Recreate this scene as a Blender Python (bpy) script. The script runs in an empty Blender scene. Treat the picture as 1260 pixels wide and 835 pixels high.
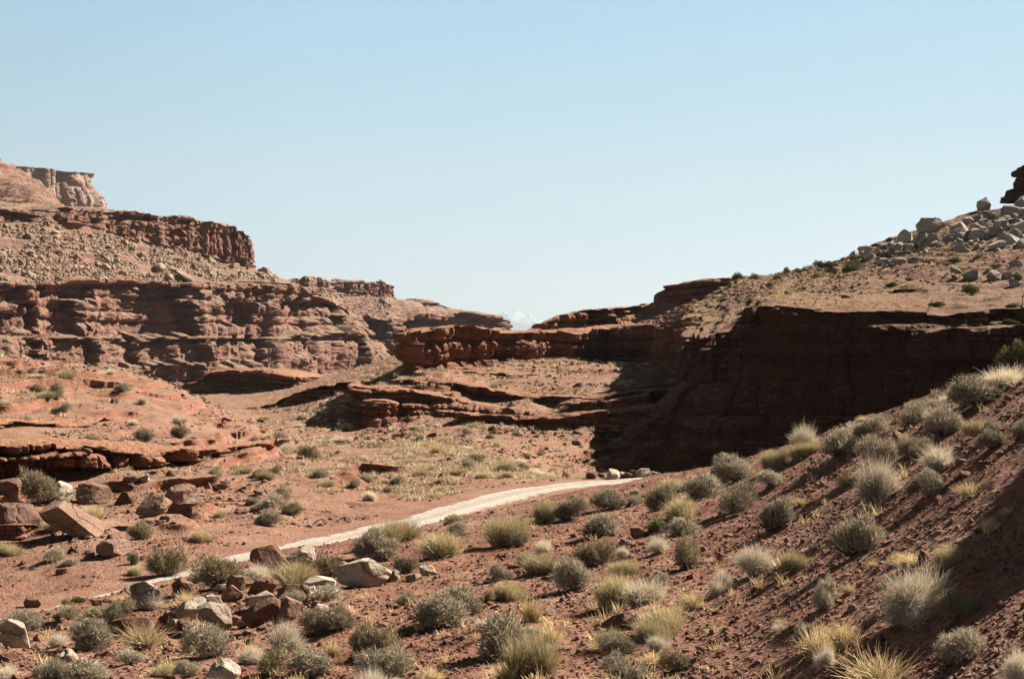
import bpy, math, random
import numpy as np
from mathutils import Vector, Matrix

RNG = np.random.default_rng(7)
random.seed(7)
ALB = .6
FPX, CX, CY = 1750.0, 630.0, 417.5          # 50 mm lens on 36 mm film, in photo pixels
scene = bpy.context.scene
COL = scene.collection

# ------------------------------------------------------------------ noise
def _h(ix, iy, iz, seed):
    h = (ix.astype(np.int64) * 374761393 + iy.astype(np.int64) * 668265263 + iz.astype(np.int64) * 2147483647 + seed * 1274126177) & 0xFFFFFFFF
    h = ((h ^ (h >> 13)) * 1274126177) & 0xFFFFFFFF
    h = ((h ^ (h >> 16)) * 2246822519) & 0xFFFFFFFF
    h = h ^ (h >> 15)
    return (h & 0xFFFFFF) / float(0xFFFFFF)

def vn(x, y=0.0, z=0.0, seed=0):
    x, y, z = np.broadcast_arrays(np.asarray(x, float), np.asarray(y, float), np.asarray(z, float))
    fx, fy, fz = np.floor(x), np.floor(y), np.floor(z)
    ix, iy, iz = fx.astype(np.int64), fy.astype(np.int64), fz.astype(np.int64)
    tx, ty, tz = x - fx, y - fy, z - fz
    tx = tx * tx * tx * (tx * (tx * 6 - 15) + 10); ty = ty * ty * (3 - 2 * ty); tz = tz * tz * (3 - 2 * tz)
    r = 0
    for dx in (0, 1):
        for dy in (0, 1):
            for dz in (0, 1):
                w = (tx if dx else 1 - tx) * (ty if dy else 1 - ty) * (tz if dz else 1 - tz)
                r = r + w * _h(ix + dx, iy + dy, iz + dz, seed)
    return r * 2 - 1

def fbm(x, y=0.0, z=0.0, oct=4, seed=0, gain=.5):
    a, s, t = 1.0, 0, 0
    f = 1.0
    for k in range(oct):
        s = s + a * vn(np.asarray(x) * f + 17.3 * k, np.asarray(y) * f + 5.1 * k, np.asarray(z) * f, seed + k)
        t += a; a *= gain; f *= 2.03
    return s / t

def sstep(a, b, x):
    t = np.clip((x - a) / (b - a), 0, 1)
    return t * t * (3 - 2 * t)

# ------------------------------------------------------------------ meshes
def mesh_from(name, V, F, smooth=False, attrs=None):
    """V (n,3); F (m,k) one array or list of arrays of quads/tris."""
    V = np.asarray(V, np.float32)
    Fs = F if isinstance(F, list) else [F]
    me = bpy.data.meshes.new(name)
    me.vertices.add(len(V)); me.vertices.foreach_set('co', V.ravel())
    nl = sum(f.size for f in Fs); npoly = sum(len(f) for f in Fs)
    me.loops.add(nl); me.polygons.add(npoly)
    me.loops.foreach_set('vertex_index', np.concatenate([f.ravel() for f in Fs]).astype(np.int32))
    tot = np.concatenate([np.full(len(f), f.shape[1]) for f in Fs]).astype(np.int32)
    st = np.concatenate([[0], np.cumsum(tot)[:-1]]).astype(np.int32)
    me.polygons.foreach_set('loop_start', st); me.polygons.foreach_set('loop_total', tot)
    me.polygons.foreach_set('use_smooth', np.full(npoly, smooth, dtype=bool))
    for an, av in (attrs or {}).items():
        a = me.attributes.new(an, 'FLOAT', 'POINT'); a.data.foreach_set('value', np.asarray(av, np.float32))
    me.update(calc_edges=True); me.validate()
    return me

def link(name, me, mat=None, parent=None, loc=None, rot=None, scale=None):
    o = bpy.data.objects.new(name, me); COL.objects.link(o)
    if mat is not None and not me.materials: me.materials.append(mat)
    if parent is not None: o.parent = parent
    if loc is not None: o.location = loc
    if rot is not None: o.rotation_euler = rot
    if scale is not None: o.scale = scale
    return o

def tag(o, label, cat, group=None, kind=None):
    o['label'] = label; o['category'] = cat
    if group: o['group'] = group
    if kind: o['kind'] = kind
    return o

def grid_faces(nr, nc, wrap=False):
    i = np.arange(nr - 1)[:, None]; j = np.arange(nc if wrap else nc - 1)[None, :]
    j2 = (j + 1) % nc
    a = i * nc + j; b = i * nc + j2; c = (i + 1) * nc + j2; d = (i + 1) * nc + j
    return np.stack([a, b, c, d], -1).reshape(-1, 4)

# ------------------------------------------------------------------ materials
def new_mat(name):
    m = bpy.data.materials.new(name); m.use_nodes = True
    nt = m.node_tree; nt.nodes.clear()
    return m, nt

class NT:
    def __init__(s, name):
        s.m, s.t = new_mat(name)
        s.out = s.n('ShaderNodeOutputMaterial')
        s.geo = s.n('ShaderNodeNewGeometry')
        s.pos = s.geo.outputs['Position']
    def n(s, typ, **kw):
        nd = s.t.nodes.new(typ)
        for k, v in kw.items(): setattr(nd, k, v)
        return nd
    def l(s, a, b): s.t.links.new(a, b)
    def scaled(s, vec):
        m = s.n('ShaderNodeVectorMath', operation='MULTIPLY'); s.l(s.pos, m.inputs[0]); m.inputs[1].default_value = vec
        return m.outputs[0]
    def noise(s, vec, scale=1, detail=4, rough=.55, dist=0):
        nd = s.n('ShaderNodeTexNoise'); s.l(vec, nd.inputs['Vector'])
        nd.inputs['Scale'].default_value = scale; nd.inputs['Detail'].default_value = detail
        nd.inputs['Roughness'].default_value = rough; nd.inputs['Distortion'].default_value = dist
        return nd.outputs['Fac']
    def ramp(s, fac, stops, interp='LINEAR'):
        r = s.n('ShaderNodeValToRGB'); r.color_ramp.interpolation = interp
        e = r.color_ramp.elements
        while len(e) < len(stops): e.new(.5)
        for k, (p, c) in enumerate(stops):
            e[k].position = p
            e[k].color = (c, c, c, 1) if isinstance(c, (int, float)) else (*c, 1)
        s.l(fac, r.inputs['Fac']); return r.outputs['Color']
    def mix(s, fac, a, b, mode='MIX'):
        m = s.n('ShaderNodeMix', data_type='RGBA', blend_type=mode)
        for sock, v in ((m.inputs[0], fac), (m.inputs[6], a), (m.inputs[7], b)):
            if isinstance(v, (int, float)): sock.default_value = v
            elif isinstance(v, tuple): sock.default_value = (*v, 1)
            else: s.l(v, sock)
        return m.outputs[2]
    def math(s, op, a, b=0.0, clamp=False):
        m = s.n('ShaderNodeMath', operation=op, use_clamp=clamp)
        for sock, v in ((m.inputs[0], a), (m.inputs[1], b)):
            if isinstance(v, (int, float)): sock.default_value = v
            else: s.l(v, sock)
        return m.outputs[0]
    def bump(s, h, strength, dist):
        b = s.n('ShaderNodeBump'); s.l(h, b.inputs['Height']); b.inputs['Strength'].default_value = strength
        b.inputs['Distance'].default_value = dist
        return b.outputs['Normal']
    def normal_z(s):
        x = s.n('ShaderNodeSeparateXYZ'); s.l(s.geo.outputs['True Normal'], x.inputs[0]); return x.outputs[2]
    def finish(s, col, normal=None, rough=.95, spec=.08):
        col = s.mix(1.0, col, (ALB,) * 3, 'MULTIPLY')
        p = s.n('ShaderNodeBsdfPrincipled'); s.l(col, p.inputs['Base Color'])
        p.inputs['Roughness'].default_value = rough; p.inputs['Specular IOR Level'].default_value = spec
        if normal is not None: s.l(normal, p.inputs['Normal'])
        s.l(p.outputs[0], s.out.inputs['Surface']); return s.m

def rock_mat(name, stops, k=1.0, zs=1.0, soil=(.30, .135, .08), soil_lo=.55, soil_hi=.8, varnish=.5, bump=.8, soil2=None, dark=(.085, .045, .032)):
    t = NT(name)
    st = t.noise(t.scaled((.05 * k, .05 * k, .9 * zs)), 1, 5, .65, .3)
    st2 = t.noise(t.scaled((.25 * k, .25 * k, 4.5 * zs)), 1, 3, .6)
    col = t.ramp(t.math('ADD', t.math('MULTIPLY', st, .68), t.math('MULTIPLY', st2, .32)), stops)
    mot = t.noise(t.scaled((k, k, k)), 1.3, 6, .65)
    col = t.mix(.55, col, t.ramp(mot, [(.25, .45), (.5, .95), (.75, 1.35)]), 'MULTIPLY')
    vs = t.noise(t.scaled((.9 * k, .9 * k, .07 * k)), 1, 4, .6)
    col = t.mix(t.math('MULTIPLY', t.ramp(vs, [(.52, 0.), (.66, 1.)]), varnish), col, dark)
    sn = t.noise(t.scaled((k, k, k)), .35, 5, .6)
    sc = t.mix(t.ramp(sn, [(.35, 0.), (.65, 1.)]), soil, soil2 or tuple(c * 1.25 for c in soil))
    fine = t.noise(t.scaled((k, k, k)), 5, 5, .7)
    sc = t.mix(.6, sc, t.ramp(fine, [(.3, .4), (.5, 1.), (.72, 1.5)]), 'MULTIPLY')
    nz = t.math('ADD', t.normal_z(), t.math('MULTIPLY', t.math('SUBTRACT', mot, .5), .5))
    col = t.mix(t.ramp(nz, [(soil_lo, 0.), (soil_hi, 1.)]), col, sc)
    hb = t.math('ADD', t.math('ADD', t.math('MULTIPLY', st2, .5), mot), t.math('MULTIPLY', fine, .35))
    return t.finish(col, t.bump(hb, bump, .5 / k))
# ------------------------------------------------------------------ layout: pixel of the photo + distance -> point of the place
def W(px, py, D):
    return ((px - CX) / FPX * D, D, -(py - CY) / FPX * D)

KF = 2.6
_eu = np.array([-.60, -.36, -.274, -.189, -.074, 0, .063, .137, .2114, .28, .36, .60])
_ev = np.array([.226, .187, .1705, .1555, .136, .118, .1022, .0945, .070, .047, .0205, -.075])
_eD = np.array([30., 30, 32.5, 35.5, 39.5, 45, 50, 46, 38, 30.5, 23, 20])
_es = _ev - KF / _eD

_ug = np.linspace(-.75, .75, 601)
_gk = np.exp(-(np.arange(-40, 41) * .0025 / .045) ** 2 / 2); _gk /= _gk.sum()
def _smooth(v):
    e = np.interp(_ug, _eu, v)
    lo = e[60] + (e[62] - e[60]) / 2 * np.arange(-40, 0) * 0; 
    return np.convolve(np.pad(e, 40, mode='edge'), _gk, 'valid')
_sg, _Dg = _smooth(_es), _smooth(_eD)
def fg_plane(x, y):
    ys = np.maximum(y, .5); u = np.clip(x / ys, -.36, .36)
    s = np.interp(u, _ug, _sg)
    D = np.interp(np.clip(x / ys, -.6, .6), _ug, _Dg)
    z = -KF - s * np.minimum(y, D + 30)
    z = np.where(x > .36 * ys, -KF + .57 * (x - .36 * ys) - np.interp(.36, _ug, _sg) * y, z)
    z = np.where(x < -.36 * ys, -KF + .14 * (x + .36 * ys) - np.interp(-.36, _ug, _sg) * y, z)
    t = np.maximum(y - D, 0)
    z = z - .75 * t * t / (t + 2.5)
    z = z + (2.3 + 1.3 * vn(x / 1.5, y / 1.5, 0, 9) + .5 * vn(x / .5, y / .5, 0, 10)) * np.exp(-((x - 9.6) / 1.9) ** 2 / 2 - ((y - 13.2) / 2.6) ** 2 / 2)   # unseen bank beyond the frame, added to shade the lower right corner
    zl = -60 - 0 * x
    return np.maximum(np.minimum(z, 9 + .02 * x), zl)

GP = [(-200,790,30.5),(0,778,31.6),(100,752,34),(160,737,35.6),(300,694,41),(430,664,46),(520,642,50.7),(600,618,56.7),(650,606,60.3),(740,594,64.5),(850,594,64.5),(1000,594,64.5),(1260,594,64),(1450,594,64),
 (0,745,36),(0,700,42),(0,650,47),(0,608,53),(0,592,56.8),(0,549,61),(0,500,74),(0,441,98),(-160,425,98),(-160,560,60),(-160,650,45),
 (100,735,36.5),(100,660,45),(100,601,57),(110,551,63),(100,495,78),(100,449,98),
 (200,700,40),(200,640,49),(200,585,60),(200,548,67),(200,500,80),(205,470,98),
 (300,640,50),(300,590,62),(300,545,75),(300,522,92),(400,620,56),(400,580,68),(380,553,86),
 (0,498,130),(150,505,130),(-160,490,130),(260,505,150),(340,520,150),(350,540,105),
 (500,600,66),(500,570,80),(500,545,100),(500,524,124),(470,519,131.2),(560,520.5,128.6),(640,523.5,122.5),(720,526,113.5),(600,497,137),(700,501,134),(600,584,70),(600,560,82),(600,535,105),(600,522,118),(655,588,80),(690,589,88),(700,560,125),
 (470,478,138),(560,476,139),(640,490,133),(720,492,130),(500,465,152),(600,465,152),(700,470,150),(780,470,145),(512,454,151),(640,442,172),(700,441,181),(760,446,186),(800,450,170),(820,456,150),
 (740,589,72),(740,589.5,82),(740,590,97),(900,590,80),(1200,590,80),(900,590,97),(1200,590,97),(900,575,125),(1200,575,125),(900,455,160),(1200,560,150),(510,430,220),(700,430,220),(430,470,200),(400,464,240),(300,480,230),(100,500,200),(-160,500,200),
 (430,464,330),(600,464,330),(300,482,330),(150,484,330),(-100,484,330),(0,475,430),(300,474,430),(600,475,430),(900,475,430),(1300,475,430),(-160,475,430),(1300,500,250)]
_P = np.array([W(*p) for p in GP])
_A = np.stack([_P[:, 0] / _P[:, 1] * 2.2, np.log(_P[:, 1])], 1)

def _phi(r2): return np.where(r2 > 1e-12, .5 * r2 * np.log(np.maximum(r2, 1e-12)), 0)
def _tps():
    n = len(_A); d2 = ((_A[:, None] - _A[None]) ** 2).sum(-1)
    K = _phi(d2) + .002 * np.eye(n)
    Q = np.concatenate([np.ones((n, 1)), _A], 1)
    M = np.zeros((n + 3, n + 3)); M[:n, :n] = K; M[:n, n:] = Q; M[n:, :n] = Q.T
    return np.linalg.solve(M, np.concatenate([_P[:, 2], np.zeros(3)]))
_Wt = _tps()

def valley(x, y):
    sh = np.shape(x); x = np.ravel(x); y = np.ravel(y)
    yy = np.clip(y, 31, 460); u = np.clip(x / np.maximum(y, 20), -.45, .45)
    out = np.empty(len(x))
    for i in range(0, len(x), 40000):
        sl = slice(i, i + 40000)
        a = np.stack([u[sl] * 2.2, np.log(yy[sl])], 1)
        d2 = ((a[:, None] - _A[None]) ** 2).sum(-1)
        out[sl] = _phi(d2) @ _Wt[:-3] + _Wt[-3] + a @ _Wt[-2:]
    k = sstep(330, 520, y)
    out = out * (1 - k) + k * -16.0
    return out.reshape(sh)

def terrace(z, h, sharp):
    q = z / h; f = np.floor(q); r = q - f
    return h * (f + sstep(.5 - sharp, .5 + sharp, r))

TH = .62
def terr_field(x, y, G):
    u = x / np.maximum(y, 1)
    hillm = sstep(-.03, -.10, u) * sstep(42, 50, y) * sstep(102, 78, y)
    midm = sstep(85, 110, y) * sstep(240, 150, y) * sstep(-.2, -.1, u)
    warp = .55 * fbm(x / 14, y / 14, 0, 3, 21) + .2 * fbm(x / 3, y / 3, 0, 3, 22)
    tm = hillm * sstep(-.22, .1, fbm(x / 7, y / 7, 0, 3, 24)) + midm * .9 * sstep(-.22, .1, fbm(x / 9, y / 9, 3, 3, 25))
    return hillm, midm, tm, 0, warp

def terr_lip(x, y):
    G = valley(x, y); hillm, midm, tm, q, warp = terr_field(x, y, G)
    G = G + hillm * .4 * fbm(x / 9, y / 9, 0, 3, 23) + .18 * fbm(x / 7, y / 7, 0, 3, 27) * sstep(60, 90, y)
    r = (G + warp) / TH; r = r - np.floor(r)
    return tm * sstep(.5, .57, r) * (1 - sstep(.62, .98, r)) * (.4 + .9 * np.clip(vn(x / 2.2, y / 2.2, 0, 29), -.3, 1))

RD = np.array([((px - CX) / FPX * D, D) for px, D in
   ((-420,25),(-120,29.5),(0,31.9),(160,35.8),(300,41.4),(430,46.8),(520,51.2),(600,57.2),(650,60.7),(700,63.2),(750,64.8),(810,65.8),(900,66.2),(1050,65),(1300,62))])
def _dense(pts, n):
    t = np.concatenate([[0], np.cumsum(np.hypot(*np.diff(pts, axis=0).T))])
    q = np.linspace(0, t[-1], n)
    m = np.gradient(pts, t, axis=0)
    i = np.clip(np.searchsorted(t, q) - 1, 0, len(t) - 2)
    h = (t[i + 1] - t[i])[:, None]; s = ((q - t[i])[:, None]) / h
    return ((2*s**3-3*s**2+1)*pts[i] + (s**3-2*s**2+s)*h*m[i] + (-2*s**3+3*s**2)*pts[i+1] + (s**3-s**2)*h*m[i+1])
ROADC = _dense(RD, 400)
ROADZ = -6.5
def road_dist(x, y):
    sh = np.shape(x); x = np.ravel(x); y = np.ravel(y)
    d = np.full(len(x), 99.0)
    near = np.where((y > 22) & (y < 72) & (x > -32) & (x < 40))[0]
    for i in range(0, len(near), 20000):
        k = near[i:i + 20000]
        d[k] = np.sqrt(((x[k, None] - ROADC[None, ::2, 0]) ** 2 + (y[k, None] - ROADC[None, ::2, 1]) ** 2).min(1))
    return d.reshape(sh)

def ground(x, y, fine=True):
    """height of the one ground sheet"""
    x = np.asarray(x, float); y = np.asarray(y, float)
    F = fg_plane(x, y)
    if fine:
        F = F + .16 * fbm(x / 2.6, y / 2.6, 0, 3, 11) + .055 * fbm(x / .45, y / .45, 0, 3, 12)
    G = valley(x, y)
    if fine:
        hillm, midm, tm, q, warp = terr_field(x, y, G)
        G = G + hillm * .4 * fbm(x / 9, y / 9, 0, 3, 23) + .18 * fbm(x / 7, y / 7, 0, 3, 27) * sstep(60, 90, y)
        Gt = terrace(G + warp, TH, .06) - warp
        G = G * (1 - tm) + Gt * tm
        G = G + (.06 + .10 * sstep(80, 110, y)) * fbm(x / 1.1, y / 1.1, 0, 4, 26) + .03 * fbm(x / .3, y / .3, 0, 2, 28)
    d = .5 * (F - G); m = .5 * (F + G) + np.sqrt(d * d + .03)
    rd = road_dist(x, y)
    w = sstep(1.9, 3.6, rd)
    rz = ROADZ + .03 * fbm(x / 2, y / 2, 0, 2, 31)
    return rz * (1 - w) + m * w

def raycast(px, py, y0=4.0, y1=420.0):
    """distance at which the line of sight through a photo pixel meets the ground"""
    u = (px - CX) / FPX; v = (py - CY) / FPX
    ys = np.exp(np.linspace(math.log(y0), math.log(y1), 900))
    h = ground(u * ys, ys)
    hit = np.where(h >= -v * ys)[0]
    return ys[hit[0]] if len(hit) else None

# ------------------------------------------------------------------ ground sheet
def build_ground(mat):
    th = np.concatenate([np.linspace(-180, -60, 25)[:-1], np.linspace(-60, -24, 41)[:-1], np.linspace(-24, 24, 760)[:-1],
                         np.linspace(24, 60, 41)[:-1], np.linspace(60, 180, 25)[:-1]])
    th = np.radians(th)
    r = np.concatenate([[.3, 1, 2, 3.5, 5], np.exp(np.linspace(math.log(6), math.log(26), 300)), np.exp(np.linspace(math.log(26), math.log(150), 640))[1:],
                        np.exp(np.linspace(math.log(150), math.log(520), 90))[1:], np.exp(np.linspace(math.log(520), math.log(24000), 24))[1:]])
    R, T = np.meshgrid(r, th, indexing='ij')
    X, Y = R * np.sin(T), R * np.cos(T)
    Z = ground(X, Y)
    Z = np.where(R > 600, -16 - (R - 600) * .0006, Z)
    mk = (R > 40) & (R < 240) & (np.abs(T) < .5)
    lip = np.zeros_like(X); lip[mk] = terr_lip(X[mk], Y[mk])
    near = np.where(fg_plane(X, Y) > valley(X, Y) - .1, 1., 0.)
    X = X + .3 * lip; Y = Y - .85 * lip
    V = np.stack([X, Y, Z], -1).reshape(-1, 3)
    nc = len(th)
    F = grid_faces(len(r), nc, True)[:, ::-1]
    c = np.array([[0, 0, float(ground(np.array([0.]), np.array([0.]))[0])]])
    j = np.arange(nc); fan = np.stack([j, (j + 1) % nc, np.full(nc, len(V))], 1)[:, ::-1]
    me = mesh_from('ground', np.concatenate([V, c]), [F[:, ::-1], fan], smooth=True, attrs={'gravelly': np.append(near.ravel(), 1)})
    o = link('ground', me, mat)
    return tag(o, 'red stony desert ground sloping down to the valley floor', 'ground', kind='structure')

def build_road(mat):
    n = 800; c = _dense(RD, n)
    t = np.gradient(c, axis=0); t /= np.linalg.norm(t, axis=1)[:, None]
    nn = np.stack([t[:, 1], -t[:, 0]], 1)
    k = np.linspace(-1, 1, 15)
    wob = 1.0 + .24 * fbm(np.arange(n) / 22., 0, 0, 3, 33)
    wob2 = 1.0 + .24 * fbm(np.arange(n) / 22., 9, 0, 3, 34)
    off = np.where(k[None] < 0, k[None] * wob[:, None], k[None] * wob2[:, None])
    X = c[:, 0:1] + nn[:, 0:1] * off; Y = c[:, 1:2] + nn[:, 1:2] * off
    rut = -.035 * (np.exp(-((np.abs(off) - .6) / .15) ** 2)) + .02 * fbm(X / .5, Y / .5, 0, 3, 35)
    Z = ground(X, Y) + .05 + rut - .045 * (np.abs(k[None]) ** 6)
    me = mesh_from('road', np.stack([X, Y, Z], -1).reshape(-1, 3), grid_faces(n, 15), smooth=True, attrs={'lateral': np.broadcast_to(k[None], X.shape).ravel()})
    o = link('road', me, mat)
    return tag(o, 'pale dusty dirt road curving along the valley floor', 'road', kind='structure')

# ------------------------------------------------------------------ cliffs: contours lofted into ledged rock
def resample(cs, ns):
    """cs: (k rows, m columns, 3) -> each row resampled at ns shared parameters with smooth Hermite curves"""
    cs = np.asarray(cs, float)
    mid = cs.mean(0); t = np.concatenate([[0], np.cumsum(np.linalg.norm(np.diff(mid, axis=0), axis=1))])
    # sample density follows what each stretch spans as seen from the camera and in metres
    q = np.linspace(0, t[-1], ns)
    d = np.diff(t); sl = np.diff(cs, axis=1) / d[None, :, None]
    m = np.zeros_like(cs); m[:, 1:-1] = .5 * (sl[:, 1:] + sl[:, :-1]); m[:, 0] = sl[:, 0]; m[:, -1] = sl[:, -1]
    i = np.clip(np.searchsorted(t, q) - 1, 0, len(t) - 2)
    h = d[i][None, :, None]; s = ((q - t[i]) / d[i])[None, :, None]
    return ((2*s**3-3*s**2+1)*cs[:, i] + (s**3-2*s**2+s)*h*m[:, i] + (-2*s**3+3*s**2)*cs[:, i+1] + (s**3-s**2)*h*m[:, i+1]), q

def loft(name, contours, segs, ns, mat, but=(8, 30), lay=(.8, 1.5), joint=.5, fine=.3, slope_amp=.4, seed=0, smooth=False, billow=.7, undercut=0.0, lat=.45, rnd=.35, slit=.3, alcoves=(), rimvar=0.0, flute=0.0):
    """contours bottom to top; segs[k] = (rows, 'face'|'slope') between contour k and k+1.
    but=(depth, wavelength) of buttresses, lay=(depth, thickness) of the beds."""
    C, q = resample(contours, ns)
    rows, wts, segid, lm, jm, bmul = [], [], [], [], [], []
    for k, sg in enumerate(segs):
        nr, kind = sg[:2]; l_, j_ = (sg[2:4] + (1., 1.))[:2] if len(sg) > 2 else (1., 1.)
        for a in range(nr):
            f = a / nr
            rows.append(C[k] * (1 - f) + C[k + 1] * f)
            w = 1.0 if kind == 'face' else 0.0
            wts.append(w); segid.append(k); lm.append(l_); jm.append(j_); bmul.append(sg[4] if len(sg) > 4 else 1.)
    rows.append(C[-1]); wts.append(0); segid.append(len(segs)); lm.append(1.); jm.append(1.); bmul.append(1.)
    lm = np.array(lm)[:, None]; jm = np.array(jm)[:, None]; bmul = np.convolve(np.pad(bmul, 3, mode='edge'), np.ones(7) / 7, 'valid')[:, None]
    P = np.stack(rows); w = np.array(wts)
    kern = np.array([1, 2, 1]) / 4.0
    w = np.convolve(np.pad(w, 1, mode='edge'), kern, 'valid')
    ref = C[:max(2, len(C) - 1)].mean(0)
    T = np.gradient(ref, axis=0)[:, :2]
    win = max(3, ns // 60) | 1
    T = np.stack([np.convolve(np.pad(T[:, c], win // 2, mode='edge'), np.ones(win) / win, 'valid') for c in (0, 1)], 1)
    T /= np.linalg.norm(T, axis=1)[:, None] + 1e-9
    N = np.stack([T[:, 1], -T[:, 0]], 1)
    S = np.broadcast_to(q[None], P.shape[:2]); Z = P[..., 2]
    ba, bl = but
    b1 = vn(S / bl, Z / (bl * 1.6), 0, seed + 1); b2 = vn(S / (bl * .37), Z / (bl * .7), 0, seed + 2); b3 = vn(S / (bl * .15), Z / (bl * .3), 0, seed + 3)
    bil = lambda n: 1 - 2 * (1 - np.abs(n)) ** 2
    B = (.62 * np.tanh(3.2 * b1) + .42 * b2 + .22 * b3) if billow == 0 else (1 - billow) * (b1 + .5 * b2 + .25 * b3) + billow * (bil(b1) * .8 + .45 * bil(b2) + .22 * bil(b3))
    rs = np.random.default_rng(seed + 99)
    zmin, zmax = Z.min() - 2, Z.max() + 2
    th = lay[1] * np.exp(rs.normal(0, .55, int((zmax - zmin) / lay[1] * 1.6) + 8))
    edges = zmin + np.concatenate([[0], np.cumsum(th)])
    zw = Z + lay[1] * .5 * vn(S / (bl * 1.3), 0, 0, seed + 5)
    li = np.clip(np.searchsorted(edges, zw) - 1, 0, len(th) - 1)
    hard = rs.uniform(-1, 1, len(th))
    fr = (zw - edges[li]) / th[li]
    lateral = vn(S / (bl * .3), li * 7.7, 0, seed + 6)
    L = hard[li] * 1.0 + lateral * lat - rnd * np.abs(2 * fr - 1) ** 3
    wid = (lay[1] * rs.uniform(1.2, 4.5, len(th)))[li]
    cell = np.floor(S / wid + .3 * vn(S / wid, Z, 0, seed + 7) + li * 3.1)
    cf = S / wid - np.floor(S / wid)
    J = _h(cell.astype(np.int64), li.astype(np.int64), np.zeros_like(li), seed + 8) - .5
    J = J - slit * np.exp(-np.minimum(cf, 1 - cf) ** 2 / .003) * (_h(cell.astype(np.int64), li.astype(np.int64), np.ones_like(li), seed + 9) > .45)
    fn = fbm(S / (lay[1] * .8), Z / (lay[1] * .5), 0, 4, seed + 10)
    off = w[:, None] * (ba * bmul * B + lay[0] * lm * L + joint * jm * J + fine * fn)
    if flute:
        off = off + w[:, None] * flute * (bil(vn(S / 5.5, Z / 26, 0, seed + 60)) * .7 + .5 * vn(S / 2.2, Z / 12, 0, seed + 61))
    if len(alcoves):
        apx = P[..., 0] / P[..., 1] * FPX + CX; apy = CY - P[..., 2] / P[..., 1] * FPX
        zi = np.zeros(apx.shape, np.int64)
        wx = 9 * (_h(np.floor(apy / 5.5 + .3 * vn(apx / 20., 0, 0, seed + 53)).astype(np.int64), np.floor(apx / 40.).astype(np.int64), zi, seed + 50) - .5) + 2.5 * vn(apx / 3.5, apy / 3.5, 0, seed + 51)
        wy = 7 * (_h(np.floor(apx / 8. + .3 * vn(apy / 9., 0, 0, seed + 54)).astype(np.int64), zi, zi, seed + 52) - .5)
        A = 0
        for x0, x1, y0, y1, dep in alcoves:
            top = y0 + .06 * (y1 - y0) * ((apx - (x0 + x1) / 2) / ((x1 - x0) / 2)) ** 2     # arched roof
            m_ = sstep(x0 - 3, x0 + 3, apx + wx) * sstep(x1 + 1.5, x1 - 1.5, apx + wx) * sstep(top - 1, top + 2.5, apy + wy) * sstep(y1 + 4, y1 - 3, apy + wy)
            A = np.maximum(A, dep * m_)
        off = off - A * np.minimum(1, w[:, None] * 1.0)
    sa = (1 - w[:, None])
    inner = np.ones(len(rows)); inner[0] = 0; inner[-3:] = 0
    P = P.copy()
    P[..., 0] += N[None, :, 0] * off; P[..., 1] += N[None, :, 1] * off
    if rimvar:
        lf = max(k for k, sg in enumerate(segs) if sg[1] == 'face'); sg_ = np.array(segid); rw = np.zeros(len(rows)); idx = np.where(sg_ == lf)[0]
        rw[idx] = np.linspace(0, 1, len(idx)); nx = np.where(sg_ == lf + 1)[0]; rw[nx] = np.linspace(1, 0, len(nx))
        bl_ = _h(np.floor(S[0] / (rimvar * 5) + .4 * vn(S[0] / 3., 0, 0, seed + 71)).astype(np.int64), np.zeros(ns, np.int64), np.zeros(ns, np.int64), seed + 70) - .5
        P[..., 2] += rw[:, None] * rimvar * (.9 * bl_ + .8 * fbm(S[0] / (rimvar * 8), 0, 0, 4, seed + 72))[None]
    X, Y = P[..., 0], P[..., 1]
    P[..., 2] += sa * inner[:, None] * slope_amp * (fbm(X / (bl * .35), Y / (bl * .35), 0, 5, seed + 12) + .35 * terr_noise(P[..., 2], X, Y, lay[1], seed))
    # slopes follow the buttresses of the face below a little, so no seam shows
    me = mesh_from(name, P.reshape(-1, 3), grid_faces(len(rows), ns), smooth=smooth)
    o = link(name, me, mat)
    return o, P, np.array(segid)

def terr_noise(z, x, y, h, seed):
    q = (z + .6 * h * fbm(x / (9 * h), y / (9 * h), 0, 3, seed + 40)) / h
    f = np.floor(q); r = q - f
    return (f + sstep(.35, .65, r) - q) * 1.6

def CT(*pts):
    return np.array([W(*p) for p in pts])

def far_mesa(*pts):
    f = lambda px: np.interp(px, [-560, -100, 80, 200, 330, 430, 482], [-110, -55, -28, -8, 14, 38, 45])
    return np.array([W(a, b, d + f(a)) for a, b, d in pts])

def push(c, dy, dz=0.0, dx=0.0):
    c = c.copy(); c[:, 1] += dy; c[:, 2] += dz; c[:, 0] += dx; return c
# ------------------------------------------------------------------ rock and ground materials
RED = [(.22, (.11, .05, .032)), (.38, (.22, .095, .058)), (.48, (.33, .155, .1)), (.56, (.25, .105, .065)), (.64, (.4, .21, .145)), (.75, (.2, .085, .052))]
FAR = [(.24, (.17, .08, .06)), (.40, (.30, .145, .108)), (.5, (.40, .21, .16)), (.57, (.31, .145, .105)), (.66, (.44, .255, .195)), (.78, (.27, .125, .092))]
SHADED = [(.22, (.035, .019, .013)), (.4, (.07, .032, .021)), (.52, (.11, .048, .03)), (.6, (.06, .029, .019)), (.72, (.12, .056, .036))]  # red rock tones with the cliff's shade darkened into them
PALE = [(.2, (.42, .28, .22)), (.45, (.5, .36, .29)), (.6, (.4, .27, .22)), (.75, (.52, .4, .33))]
m_near = rock_mat('red_ledge_rock', RED, 1.0, 1.0, (.35, .175, .11))
m_mid = rock_mat('red_outcrop_rock', RED, .7, .9, (.35, .18, .115), varnish=.55)
m_shade = rock_mat('shade_toned_cliff_rock', SHADED, .6, .8, (.25, .13, .085), soil_lo=.72, soil_hi=.92, varnish=.6, soil2=(.30, .185, .12))  # base colour carries the shade of the face; only the streaks are varnish
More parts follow.
